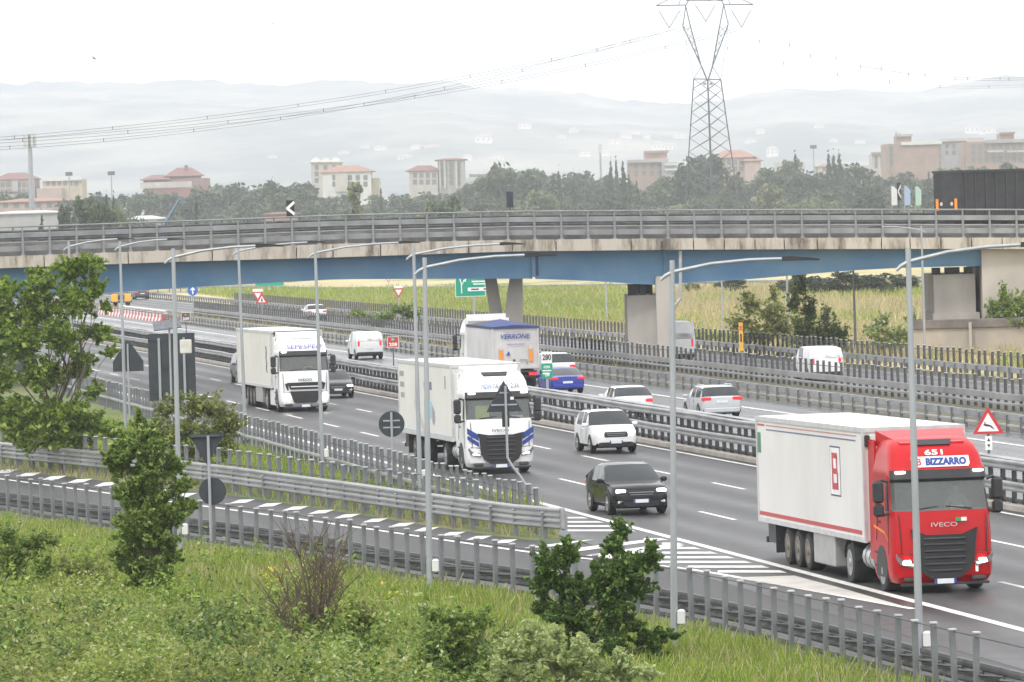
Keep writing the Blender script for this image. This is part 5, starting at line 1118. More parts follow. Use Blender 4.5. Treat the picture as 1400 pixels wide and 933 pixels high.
def build_b(label, d, blocks, roofs=(), wins=(), nm='apartment_block', cat='building', extras=()):
    d *= TS
    r_, og = bld(label, blocks[0][0], d, cat, nm)
    for (x0, x1, yt, m_, dep, dd) in blocks: blk(r_, x0, x1, yt, d+dd*TS, m_, dep*TS, org=og)
    for (x0, x1, yb, yt, m_, dep, dd) in roofs: roof(r_, x0, x1, yb, yt, d+dd*TS, m_, dep*TS, og)
    for (x0, x1, rows, n, dd, w, h) in wins: windows(r_, x0, x1, rows, n, d+dd*TS, og, w*TS*.62, h*TS*.62)
    for (x0, x1, y0, y1, m_, dd, name) in extras:
        a, b = W(x0, y0, d+dd*TS), W(x1, y1, d+dd*TS); mb = MB(); mb.bbox(((a.x+b.x)/2-og.x, dd*TS+.4, (a.z+b.z)/2), (b.x-a.x, .8, a.z-b.z), .03); mb.build(name, m_, r_)
    return r_
build_b('rose walled low block with a dark roof at the far left behind the tall mast', 1050, [(-8, 47, 246, PINKW, 12, 0)], [(-10, 49, 246, 236, ROOFD, 12, 0)], [(0, 44, (253, 262), 6, 0, 1.3, 1.5)], extras=[(16, 25, 247, 262, GREYW, -.5, 'dark_bay')])
build_b('ochre flat-roofed house right of the tall mast', 1050, [(58, 112, 246, YELW, 12, 0), (50, 84, 258, PINKW, 10, -6)], [], [(62, 108, (251,), 6, 0, 1.2, 1.4)], extras=[(57, 113, 243.5, 246.5, WHW, -.4, 'roof_edge')], nm='town_house')
build_b('dark red brick building with stepped roofs above the treeline on the left', 1050, [(196, 282, 246, REDW, 14, 0), (228, 272, 240, REDW, 8, 2)], [(193, 232, 246, 239, ROOFD, 14, -1), (226, 274, 241, 229, ROOFD, 10, 1)], [(235, 280, (250,), 6, 0, 1.2, 1.3)], nm='brick_house', extras=[(192, 262, 250, 256, CREAMW, -3, 'low_wing'), (252, 257, 226, 233, ROOFD, 3, 'chimney')])
build_b('grey cream block with three saw-tooth gables left of the orange roof', 1000, [(425, 465, 222, CREAMW, 12, 0)], [(425, 437, 222, 215, CREAMW, 12, 0), (438, 451, 222, 216, CREAMW, 12, 0), (452, 465, 222, 215, CREAMW, 12, 0)], [(427, 463, (229, 238, 247), 3, 0, 1.1, 1.4)])
build_b('white walled house under an orange hipped roof', 980, [(441, 507, 236, WHW, 12, 0), (500, 518, 244, YELW, 10, 2)], [(438, 510, 236, 226, ROOFT, 12, 0)], [(452, 505, (243, 252), 5, 0, 1.2, 1.5)], nm='town_house', extras=[(458, 476, 238, 262, CREAMW, -.5, 'side_wall')])
build_b('pale block with a brown pitched roof beside the square tower', 1020, [(559, 600, 234, CREAMW, 13, 0)], [(556, 602, 234, 226, ROOFD, 13, 0)], [(563, 598, (240, 249), 4, 0, 1.2, 1.5)])
build_b('square striped tower block with a flat brown roof', 1020, [(598, 635, 219, GREYW, 13, 0)], [(596, 637, 219, 216, ROOFD, 13, 0)], [(602, 632, (226, 234, 242, 250), 3, 0, 1.2, 1.6)], extras=[(606, 610, 220, 258, CREAMW, -.5, 'pilaster'), (622, 626, 220, 258, CREAMW, -.5, 'pilaster'), (600, 603, 220, 258, CREAMW, -.5, 'pilaster')])
build_b('low white flat-roofed building right of the striped tower', 1040, [(639, 671, 237, WHW, 10, 0), (637, 660, 243, WHW, 10, -4)], [], [(642, 668, (241,), 4, 0, 1.6, 1.2)], nm='office_building')
build_b('pink brick block with a rooftop cabin left of the pylon', 1050, [(859, 912, 221, BRICK, 14, 0), (881, 912, 209, PINKW, 8, 2), (905, 926, 222, GREYW, 8, -3)], [], [(864, 908, (228, 237), 4, 0, 1.3, 1.5)], extras=[(857, 914, 219, 221.5, GREYW, -.6, 'roof_edge'), (880, 914, 206.5, 209, BRICK, 1.4, 'roof_edge'), (909, 926, 224, 226, WHW, -3.6, 'balcony'), (909, 926, 231, 233, WHW, -3.6, 'balcony')])
build_b('pink villa with a terracotta hipped roof right of the pylon', 1050, [(978, 1030, 216, PINKW, 13, 0), (1018, 1040, 220, PINKW, 9, -2)], [(975, 1033, 216, 205, ROOFT, 13, 0), (1016, 1042, 220, 215, ROOFT, 9, -2)], [(984, 1026, (222, 231), 5, 0, 1.2, 1.5)], nm='villa')
build_b('small rose cottage at the foot of the pylon', 940, [(946, 1004, 262, PINKW, 10, 0)], [(943, 1007, 262, 253, ROOFT, 10, 0)], [(950, 1000, (270,), 4, 0, 1.1, 1.4)], nm='cottage')
build_b('narrow salmon house right of the pylon foot', 930, [(1043, 1066, 256, PINKW, 8, 0)], [(1041, 1068, 256, 250, ROOFT, 8, 0)], [(1046, 1063, (262, 270), 3, 0, .9, 1.2)], nm='cottage')
build_b('small cream annex left of the big brick block', 1060, [(1192, 1212, 211, CREAMW, 9, 0)], [], [(1194, 1210, (218, 226), 2, 0, .9, 2.)], extras=[(1191, 1213, 208.5, 211.2, BRICK, -.4, 'roof_edge')], nm='town_house')
build_b('big windowless brick block with a stair tower near the right', 1000, [(1212, 1287, 197, BRICK, 16, 0), (1225, 1246, 186, BRICK, 6, 3)], [], [(1216, 1222, (204, 213, 222), 1, 0, 1., 1.6), (1283, 1287, (204, 214, 224), 1, 0, .7, 1.6)], extras=[(1232, 1288, 194.5, 197.2, WHW, -.4, 'roof_edge'), (1223.5, 1248, 184, 186.5, GREYW, 2.5, 'roof_edge'), (1214.5, 1216, 192, 240, GREYW, -.6, 'downpipe'), (1224, 1227, 181, 185, GREYW, 4, 'chimney'), (1229, 1231, 182, 185, GREYW, 4, 'chimney')])
build_b('plain grey party wall between the two brick blocks', 1030, [(1287, 1322, 192, GREYW, 14, 0)], [], [(1290, 1318, (200, 209), 3, 0, 1., 1.3)], extras=[(1286, 1345, 190, 192.3, CREAMW, -.4, 'roof_edge')])
build_b('long brick block with a roof tower at the right edge', 1010, [(1320, 1410, 194, BRICK, 15, 0), (1367, 1386, 183, BRICK, 7, 2)], [], [(1326, 1400, (201, 210, 219), 8, 0, 1.3, 1.6)], extras=[(1347, 1412, 191.5, 194.3, GREYW, -.5, 'roof_edge'), (1350, 1372, 206, 208, CREAMW, -1., 'balcony'), (1377, 1402, 206, 208, CREAMW, -1., 'balcony'), (1366, 1388, 181, 183.3, ROOFT, 1.5, 'roof_edge')])
build_b('row of low cream houses half hidden between cypress and brick block', 1120, [(1060, 1100, 222, CREAMW, 9, 0), (1118, 1190, 228, CREAMW, 9, 0)], [(1118, 1150, 228, 224, ROOFT, 9, 0)], [(1122, 1186, (232,), 7, 0, 1., 1.2)], nm='terrace_house')
build_b('white industrial shed low at the left edge', 700, [(-20, 82, 293, GREYW, 20, 0)], [(-24, 84, 293, 288, mat('shed_sheet', (.46, .46, .46), .6), 20, 0)], [], nm='shed')
build_b('low terracotta roofed shed behind the white shed', 800, [(-10, 96, 277, PINKW, 18, 0)], [(-12, 98, 277, 271, ROOFT, 18, 0)], [(0, 90, (281,), 6, 0, 1.2, 1.)], nm='shed')
build_b('white arched greenhouse roofs behind the overpass near the crane', 720, [(172, 214, 300, WHW, 14, 0)], [(168, 218, 300, 295, WHW, 14, 0)], [], nm='greenhouse')
build_b('small dark red hut behind the left chevron board', 640, [(362, 404, 293, BRICK, 6, 0)], [(360, 406, 293, 290, ROOFD, 6, 0)], [], nm='hut')
# masts, crane, flags, birds
def mast(label, xb, yb_, yt, d, r0, head=None, nm='radio_mast', cat='mast'):
    d *= 2.0; r0 *= 2.0
    b = W(xb, yb_, d); t = W(xb-(yb_-yt)*.03, yt, d); r_ = thing(nm, label, cat, (b.x, d, 0)); m = MB(); m.tube([(0, 0, 0), (0, 0, t.z)], [r0, r0*.55], 8); m.build('pole', mat('mast_grey', (.30, .31, .32), .5, .3), r_)
    return r_, t.z
r_, zt = mast('tall telecom mast with a cage of antennas at the far left', 44, 300, 184, 800, .5)
for a in range(6):
    m = MB(); m.bbox((1.5*math.cos(a*math.pi/3), 1.5*math.sin(a*math.pi/3), zt-1.6), (.7, .5, 4.0), .05); m.build('antenna', mat('antenna_white', (.50, .50, .50), .5), r_)
m = MB()
for z in (zt-.3, zt-2.6): m.tube([(1.1*math.cos(a), 1.1*math.sin(a), z) for a in np.linspace(0, 2*math.pi, 13)], .06, 4)
m.build('antenna_ring', mat('mast_grey', (0, 0, 0)), r_)
for xb, yb_, yt, d, lab in ((153, 270, 237, 1000, 'floodlight mast above the dark treeline at the left'), (95, 262, 238, 1010, 'thin aerial mast above the ochre house'), (1113, 235, 201, 1100, 'floodlight mast right of the pink villa')):
    r_, zt = mast(lab, xb, yb_, yt, d, .18); m = MB(); m.bbox((0, 0, zt), (2.6, .5, 1.4), .05); m.build('floodlight', STEELD, r_)
r_, zt = mast('thin telecom mast above the trees left of the pink brick block', 822, 255, 200, 1100, .3)
m = MB(); m.bbox((0, 0, zt-1), (1.4, 1.4, 4), .1); m.build('antenna', mat('antenna_white', (0, 0, 0)), r_)
dC = 1200; a, b = W(221, 305, dC), W(246, 272, dC); r_ = thing('boom_lift', 'blue boom lift reaching up behind the overpass on the left', 'crane', (a.x, dC, 0)); BC = mat('boom_blue', (.08, .13, .22), .5, .1)
m = MB(); m.tube([(0, 0, a.z-1.2), (b.x-a.x, 0, b.z)], [.5, .3], 4); m.build('boom', BC, r_); m = MB(); m.bbox((b.x-a.x+.6, 0, b.z-.1), (1.3, .7, .5), .06); m.box((b.x-a.x+.9, 0, b.z+.4), (.8, .7, .06)); m.build('basket', BC, r_)
m = MB(); m.bbox((0, 0, (a.z-1)/2), (1.8, 1.4, a.z-1.), .1); m.build('turret', BC, r_)
for xb, c, lab in ((1219, (.60, .60, .60), 'pale feather flag left of the edge-on chevron'), (1237, (.30, .38, .55), 'blue feather flag beside the edge-on chevron'), (1252, (.35, .50, .44), 'green feather flag left of the black trailer')):
    d = 1000; t, b = W(xb, 255, d), W(xb, 281, d); r_ = thing('feather_flag', lab, 'flag', (b.x, d, 0)); m = MB(); m.tube([(0, 0, 0), (0, 0, t.z)], .05, 6); m.build('pole', POLE, r_)
    m = MB(); m.prism([(.06, b.z), (1.0, b.z), (1.1, t.z-.7), (.45, t.z), (.06, t.z)], .03, FS(0, 0, 0)); m.build('flag_cloth', mat('flag_%d' % xb, c, .7, 0, .08), r_)
for (x, y, d, s, lab) in ((129, 80.5, 420, .55, 'dark bird flying in the white sky at the upper left'), (373, 33, 600, .45, 'tiny distant bird in the white sky left of the middle')):
    p = W(x, y, d); m = MB(); m.loft([[Vector((a*s, .06*s*math.cos(q)*r, .06*s*math.sin(q)*r)) for q in np.linspace(0, 2*math.pi, 7)[:-1]] for a, r in ((-.35, .2), (-.1, 1), (.15, .9), (.32, .3))])
    for k in (1, -1): m.add([(.1*s, 0, .03*s), (-.12*s, 0, .03*s), (-.2*s, k*.5*s, .22*s), (.02*s, k*.28*s, .2*s), (.1*s, 0, .06*s), (-.12*s, 0, .06*s)], [(0, 1, 2, 3), (4, 3, 2, 5)])
    o = m.build('bird', mat('bird_dark', (.03, .03, .032), .8), None); o.location = p; o.rotation_euler = (.3, .2, .8); tag(o, lab, 'bird')
# hillside houses ----------------------------------------------------
def hill_hit(x, y):
    d = D0+40
    while d < D1:
        p = W(x, y, d)
        if p.z <= hill_z(p.x, d): return p
        d += 50
    return None
HW = mat('house_pale', (.62, .60, .56), .8, 0, 0); HR_ = mat('house_roof', (.34, .26, .22), .9, 0, 0)
rh = random.Random(5); hs = []
for x in [470, 486, 500, 520, 536, 553, 570, 590, 612, 640, 662, 680, 700, 718, 735, 752, 768, 785, 800, 812, 826, 842, 856, 868, 884, 900, 915, 930, 1012, 1026, 1040, 1056, 1070, 1086, 1104, 1120, 1140, 1158, 1176, 1330, 1350, 395, 372, 310]:
    y = rh.choice([176, 184, 190, 198, 206, 214]) if x > 700 else rh.choice([196, 206, 214, 220])
    if x > 1300: y = 183
    p = hill_hit(x, y)
    if p is None: continue
    hs.append((x, y, p)) if rh.random() < .8 else 0
hs.sort(key=lambda q: q[0]); hproto = None; zones = [(0, 460, 'left of the saw-tooth block'), (460, 640, 'between the saw-tooth block and the striped tower'), (640, 780, 'right above the low white office'), (780, 940, 'between the office and the pylon'), (940, 1100, 'just right of the pylon'), (1100, 1250, 'left of the big brick block'), (1250, 1500, 'above the long brick block')]
cnt = {}
for x, y, p in hs:
    zn = next(q[2] for q in zones if q[0] <= x < q[1]); cnt[zn] = cnt.get(zn, 0)+1
    lab = 'pale hillside house %s, %s from left' % (zn, ORD[cnt[zn]-1])
    if hproto is None:
        r_ = thing('hillside_house', lab, 'house', (0, 0, 0), 0, 'pale houses on the hazy hillside'); m = MB(); m.box((0, 0, 1.5), (12, 9, 9)); m.build('wall', HW, r_)
        m = MB(); m.loft([[Vector(q) for q in ((-6.6, -5, 6), (6.6, -5, 6), (6.6, 5, 6), (-6.6, 5, 6))], [Vector(q) for q in ((-3, -.2, 8.6), (3, -.2, 8.6), (3, .2, 8.6), (-3, .2, 8.6))]]); m.build('roof', HR_, r_)
        wm = MB(); wm.box((0, 0, 0), (1.2, .2, 1.6)); wme = wm.mesh('window', WIN)
        for i in range(3): c = obj('window', wme, r_); c.location = (-4+4*i, -4.55, 3.5)
        hproto = o = r_
    else: o = copy_tree(hproto); o['label'] = lab
    s_ = rh.uniform(.75, 1.35); o.location = p; o.scale = (s_*rh.uniform(.8, 1.7), s_, s_*rh.uniform(.8, 1.2)); o.rotation_euler = (0, 0, rh.uniform(-.4, .4))
# ================================================================== VEGETATION
BARK = mat('bark', (.13, .10, .075), .95, 0, .25, 3, (1, 1, .3)); BARKL = mat('bark_pale', (.15, .125, .10), .95, 0, .25, 3, (1, 1, .3))
LF_A = leafmat('leaf_fresh', (.10, .17, .022), (.30, .42, .07), (.50, .56, .17), .5)
LF_B = leafmat('leaf_dark', (.045, .095, .02), (.145, .24, .05), (.28, .40, .10), .45)
LF_C = leafmat('leaf_sage', (.24, .31, .11), (.52, .60, .26), (.66, .69, .42), .5)
LF_D = leafmat('leaf_mid', (.085, .15, .028), (.29, .395, .085), (.50, .56, .24), .5)
LF_O = leafmat('leaf_olive', (.11, .14, .034), (.28, .32, .085), (.42, .42, .18), .45)
LF_W = leafmat('bramble_leaf', (.14, .20, .032), (.37, .44, .09), (.60, .59, .36), .5)
LF_F = leafmat('leaf_far', (.055, .085, .042), (.12, .16, .075), None, .3); LF_FD = leafmat('leaf_far_dark', (.035, .06, .035), (.085, .115, .06), None, .3); LF_FL = leafmat('leaf_far_light', (.12, .15, .07), (.21, .245, .11), None, .3)  # belt leaf colours lightened to carry some of the distance haze
GR_A = leafmat('grass_blade', (.135, .215, .03), (.34, .43, .075), (.50, .46, .20), .45)
GR_D = leafmat('grass_dry', (.30, .26, .13), (.50, .44, .26), (.20, .24, .08), .3)
def limbs(base, tips, r0, r1, seed, n=5, wob=.12):
    rg = random.Random(seed); m = MB()
    for t in tips:
        P_ = []
        for i in range(n+1):
            f = i/n; p = Vector(base).lerp(Vector(t), f); a = wob*math.sin(math.pi*f)
            P_.append(p+Vector((rg.uniform(-a, a), rg.uniform(-a, a), rg.uniform(-a, a)*.5)))
        m.tube(P_, [r0+(r1-r0)*i/n for i in range(n+1)], 6)
    return m
def tree_at(label, cat, base, cl_, nl, ls, leaf, trunk, nm, bark=BARK, seed=1, shell=.35, stems=None, elong=1.7, tw=21, sg=.13):
    r_ = thing(nm, label, cat, base); rg = np.random.default_rng(seed); C = np.asarray(cl_, float)
    A = []; B = []; S_ = []
    wts = (C[:, 3]*C[:, 5]); wts = wts/wts.mean()
    for c, w_ in zip(C, wts):
        for k in range(max(5, int(tw*w_**.6))):
            d = rg.normal(size=3); d[2] += .35; d /= np.linalg.norm(d); q = rg.uniform(.55, 1.3) if rg.random() < .8 else rg.uniform(1.2, 1.55)
            a = c[:3]-d*c[3:]*.35-np.array([0, 0, .2*c[5]]); b = c[:3]+d*c[3:]*q; b[2] += .1*c[5]
            A.append(a); B.append(b); S_.append((c[3]+c[5])*.5)
            if k % 3 == 0: trunk.tube([Vector(a), Vector((a+b)/2)+Vector((0, 0, .04)), Vector(b)], [.012, .008, .004], 4)
    nl = int(nl*1.15); A = np.array(A); B = np.array(B); S_ = np.array(S_); L_ = np.linalg.norm(B-A, axis=1); i = rg.choice(len(A), nl, p=L_/L_.sum()); t = rg.random(nl)**.75
    pts = A[i]+(B-A)[i]*t[:, None]+rg.normal(size=(nl, 3))*(S_[i]*sg*(1.15-.7*t))[:, None]; pts = pts[pts[:, 2] > .03]
    trunk.build('trunk', bark, r_, smooth=True); obj('crown', leaves_mesh('crown', pts, ls*.78, leaf, seed, elong), r_); return r_
# clump recipe from photo pixels at depth d: (x, y, rx, ry) in pixels
def PC_(lst, d, base, seed=0, *_a, **_k):
    rg = random.Random(seed); out = []
    for x, y, rx, ry in lst:
        c = W(x, y, d)-Vector(base); RX, RZ = rx*d/F, ry*d/F; R_ = (RX+RZ)/2
        for k in range(2): out.append((c.x+rg.uniform(-.3, .3)*RX, c.y+rg.uniform(-.9, .9)*R_, c.z+rg.uniform(-.2, .2)*RZ, RX*rg.uniform(.85, 1.15), R_, RZ*rg.uniform(.85, 1.12)))
    return out
# big leafy tree at the left
b_ = G(83, 645); d_ = b_.y
crownpx = [(15, 395, 22, 16), (55, 385, 24, 18), (100, 372, 24, 16), (125, 362, 16, 14), (10, 430, 26, 24), (60, 420, 30, 24), (108, 412, 26, 22), (132, 400, 14, 14), (-15, 470, 30, 30), (35, 470, 30, 28), (90, 462, 28, 26), (138, 455, 18, 14), (150, 482, 12, 8), (5, 520, 28, 24), (60, 520, 30, 24), (112, 505, 22, 20), (130, 535, 14, 10), (20, 565, 34, 20), (75, 570, 32, 22), (120, 578, 28, 18), (150, 590, 18, 12), (45, 600, 34, 16), (95, 605, 34, 18), (-30, 420, 24, 26), (-35, 540, 30, 30), (140, 420, 10, 8), (122, 385, 16, 12)]
tr_ = limbs((0, 0, 0), [tuple(W(x, y, d_)-b_) for x, y in ((92, 420), (125, 385))], .13, .02, 3, 7, .35)
tips = [tuple(W(x, y, d_)-b_+Vector((0, rnd.uniform(-1.6, 1.6), 0))) for x, y, _, _ in crownpx[::1]]
for t in tips:
    st_ = Vector((t[0]*.18, 0, max(1.0, t[2]*.45))); tr_b = limbs(st_, [t], .035, .008, hash(t) % 99, 5, .25); tr_.v, o_ = tr_.v+tr_b.v, len(tr_.v); tr_.f += [tuple(i+o_ for i in f) for f in tr_b.f]; tr_.mi += tr_b.mi
tree_at('big airy leafy tree at the left edge partly covering the motorway', 'tree', b_, PC_(crownpx, d_, b_, 4, 13, .6, 1.0, (.20, .44)), 62000, .15, LF_A, tr_, 'broadleaf_tree', BARKL, 5, .05, elong=1.4)
# leafy sapling lower left
b_ = G(212, 826); d_ = b_.y
cp = [(190, 580, 10, 22), (178, 612, 18, 22), (205, 605, 22, 24), (165, 640, 22, 20), (200, 650, 30, 26), (238, 640, 18, 18), (250, 665, 18, 12), (172, 680, 24, 22), (210, 690, 30, 28), (245, 700, 18, 18), (262, 690, 14, 8), (178, 725, 28, 26), (215, 735, 28, 28), (185, 765, 28, 26), (215, 775, 24, 24), (200, 803, 24, 20), (150, 628, 12, 10), (232, 760, 14, 16)]
tr_ = limbs((0, 0, 0), [tuple(W(x, y, d_)-b_) for x, y in ((190, 575), (205, 610), (170, 640), (240, 650), (255, 670), (175, 700))], .06, .012, 6, 6, .2)
tree_at('tall leafy sapling with a dense dark base in the lower left', 'tree', b_, PC_(cp, d_, b_, 8, 14, .62, .9, (.2, .48)), 60000, .078, LF_D, tr_, 'leafy_sapling', BARK, 9, .05)
# dark bush bottom centre
b_ = G(822, 925); d_ = b_.y
cp = [(752, 775, 22, 22), (775, 762, 16, 22), (742, 805, 16, 16), (775, 810, 32, 26), (760, 840, 26, 20), (850, 730, 12, 16), (842, 752, 18, 14), (848, 785, 30, 24), (882, 768, 20, 18), (890, 750, 10, 14), (868, 805, 26, 18), (815, 800, 18, 24), (835, 830, 28, 22), (790, 850, 26, 22), (830, 875, 26, 26), (862, 850, 16, 14), (885, 880, 26, 18), (905, 868, 14, 10), (790, 890, 24, 24), (735, 830, 12, 10), (880, 905, 24, 16), (925, 870, 10, 6)]
tr_ = limbs((0, 0, 0), [tuple(W(x, y, d_)-b_) for x, y in ((755, 765), (778, 790), (848, 735), (885, 755), (865, 800), (905, 865), (740, 810), (810, 800))], .045, .01, 2, 6, .15)
tree_at('dark green multi-stemmed bush at the bottom centre in front of the gore stripes', 'bush', b_, PC_(cp, d_, b_, 3, 13, .66, .85, (.24, .5)), 52000, .066, LF_B, tr_, 'dark_bush', BARK, 4, .05)
# pale sage bush below it
def bushpx(label, bx, by, cp, n, ls, leaf, nm, seed, d=None, cat='bush', stems=6, bark=BARK, rs=(.24, .50), elong=1.7, shell=.05, jit=.64):
    b_ = G(bx, by) if d is None else Vector((W(bx, by, d).x, d, 0)); d_ = b_.y
    tp = [tuple(W(x+rnd.uniform(-4, 4), y-ry*.5, d_)-b_) for x, y, rx, ry in cp[:stems]]
    tree_at(label, cat, b_, PC_(cp, d_, b_, seed, 13, jit, .85, rs), n, ls, leaf, limbs((0, 0, 0), tp, .04, .008, seed, 5, .1), nm, bark, seed+1, shell, elong=elong); return b_
bushpx('pale sage green bush at the very bottom centre', 790, 985, [(700, 895, 28, 26), (735, 880, 24, 28), (770, 905, 30, 28), (730, 925, 34, 26), (690, 930, 30, 24), (800, 900, 18, 26), (815, 925, 26, 22), (845, 905, 12, 18), (855, 925, 24, 18), (780, 940, 40, 22), (720, 860, 10, 12), (885, 925, 16, 14), (760, 870, 10, 14)], 17000, .055, LF_C, 'sage_bush', 21, elong=2.4)
bushpx('green bush left of the dark multi-stemmed bush at the bottom edge', 640, 960, [(600, 840, 24, 18), (625, 860, 26, 22), (660, 850, 20, 20), (600, 880, 30, 24), (645, 890, 34, 26), (585, 915, 30, 24), (630, 925, 36, 22), (690, 870, 14, 14), (675, 900, 24, 22)], 14000, .058, LF_D, 'green_bush', 22)
bushpx('low dark bush in the lower left meadow', 318, 890, [(300, 845, 24, 18), (330, 850, 24, 18), (315, 865, 34, 20), (350, 870, 20, 14), (285, 862, 16, 12)], 8000, .055, LF_B, 'dark_shrub', 23)
bushpx('dark rounded bush beside the bare shrub', 490, 905, [(480, 840, 16, 18), (500, 850, 18, 20), (490, 875, 24, 22), (470, 870, 16, 16), (510, 885, 14, 14)], 7000, .05, LF_O, 'dark_shrub', 24)
bushpx('spreading dark bush at the left edge below the post fence', 22, 815, [(10, 735, 26, 18), (45, 745, 24, 18), (20, 765, 34, 22), (60, 770, 22, 18), (5, 795, 30, 20), (45, 795, 26, 16), (75, 740, 16, 12)], 11000, .065, LF_D, 'spreading_bush', 25)
bushpx('yellowish green bush between the left bush and the leafy sapling', 110, 835, [(90, 775, 20, 16), (115, 790, 26, 18), (135, 800, 22, 16), (95, 810, 26, 16), (125, 820, 30, 14)], 8000, .06, LF_O, 'yellow_bush', 26)
bushpx('olive shrubs growing behind the foreground guardrail below the large sign back', 285, 655, [(262, 560, 22, 18), (295, 562, 26, 20), (250, 590, 24, 18), (285, 595, 30, 20), (315, 585, 18, 18), (225, 560, 16, 16), (232, 610, 24, 16), (270, 620, 34, 16), (310, 615, 22, 16), (215, 590, 14, 14), (240, 545, 12, 10)], 11000, .10, LF_O, 'olive_shrub', 27)
bushpx('slender shrub with pale blossom behind the double sign back', 262, 650, [(262, 618, 14, 14), (250, 632, 16, 12), (275, 628, 12, 12), (240, 622, 12, 14)], 2600, .085, LF_W, 'blossoming_shrub', 28)
# bare twiggy shrub
b_ = G(428, 905); d_ = b_.y; r_ = thing('bare_shrub', 'leafless twiggy shrub standing in the grass right of the low dark bush', 'shrub', b_)
rb = random.Random(11); tm = MB(); tipz = [(432, 735), (448, 745), (470, 755), (415, 760), (395, 775), (380, 790), (365, 815), (372, 835), (465, 790), (478, 800), (440, 770), (405, 745), (458, 735)]
for x, y in tipz:
    t = W(x, y, d_)-b_; t.y += rb.uniform(-.7, .7); P_ = [Vector((0, 0, 0)).lerp(t, f)+Vector((rb.uniform(-.05, .05), 0, .25*math.sin(f*3.1)*rb.random())) for f in (0, .2, .4, .6, .8, 1)]; tm.tube(P_, [.045, .035, .028, .02, .013, .006], 5)
    for k in range(26):
        q_ = rb.uniform(.25, .98)*5; s0 = P_[int(q_)].lerp(P_[int(q_)+1], q_-int(q_)); e0 = s0+Vector((rb.uniform(-.5, .5), rb.uniform(-.35, .35), rb.uniform(.1, .75))); tm.tube([s0, e0], [.010, .004], 4); tm.tube([s0.lerp(e0, .5), s0.lerp(e0, .5)+Vector((rb.uniform(-.25, .25), rb.uniform(-.2, .2), rb.uniform(.05, .4)))], [.006, .003], 4)
tm.build('trunk', mat('twig_brown', (.12, .085, .065), .95, 0, .2, 3), r_)
# bushes beyond the motorway
bushpx('feathery green bush beyond the post fence below the girder', 1040, 478, [(1030, 420, 18, 18), (1050, 430, 20, 20), (1015, 445, 18, 18), (1045, 455, 26, 18), (1070, 450, 14, 18), (1030, 465, 26, 12), (1060, 405, 8, 14), (1020, 405, 8, 10)], 5000, .17, LF_O, 'feathery_bush', 31, stems=5)
bushpx('dense dark poplar saplings right of the feathery bush', 1115, 485, [(1095, 390, 12, 18), (1085, 415, 12, 18), (1105, 420, 14, 20), (1098, 450, 22, 20), (1120, 455, 16, 18), (1140, 452, 18, 18), (1150, 458, 14, 14), (1110, 470, 30, 12), (1128, 430, 6, 16), (1145, 470, 22, 10)], 6500, .16, LF_D, 'poplar_sapling', 32, stems=6)
bushpx('pale thistles and sage shrubs right of the poplar saplings', 1215, 487, [(1205, 440, 12, 10), (1195, 455, 14, 12), (1222, 465, 20, 14), (1245, 460, 14, 16), (1205, 472, 20, 10), (1250, 440, 10, 18)], 4200, .16, LF_C, 'sage_shrub', 33, stems=4)
bushpx('spiky green bush on top of the retaining wall at the right edge', 1385, 452, [(1360, 425, 14, 14), (1370, 408, 10, 12), (1385, 422, 22, 18), (1400, 428, 18, 16), (1365, 438, 14, 8), (1390, 440, 24, 8), (1372, 398, 5, 8)], 4500, .14, LF_D, 'spiky_bush', 34, d=interp(DK, 1390)-1.0, stems=5)
bushpx('small green bushes in the dry verge right of the white panel van', 555, 450, [(545, 425, 16, 8), (562, 428, 14, 9), (530, 432, 16, 7), (490, 432, 14, 8), (515, 440, 20, 7)], 2600, .2, LF_D, 'verge_bush', 35, stems=4)
bushpx('thin young tree in the verge beside the centre pier', 975, 470, [(965, 462, 14, 6), (985, 462, 14, 6), (950, 464, 10, 5)], 1200, .16, LF_A, 'verge_bush', 36, stems=3)
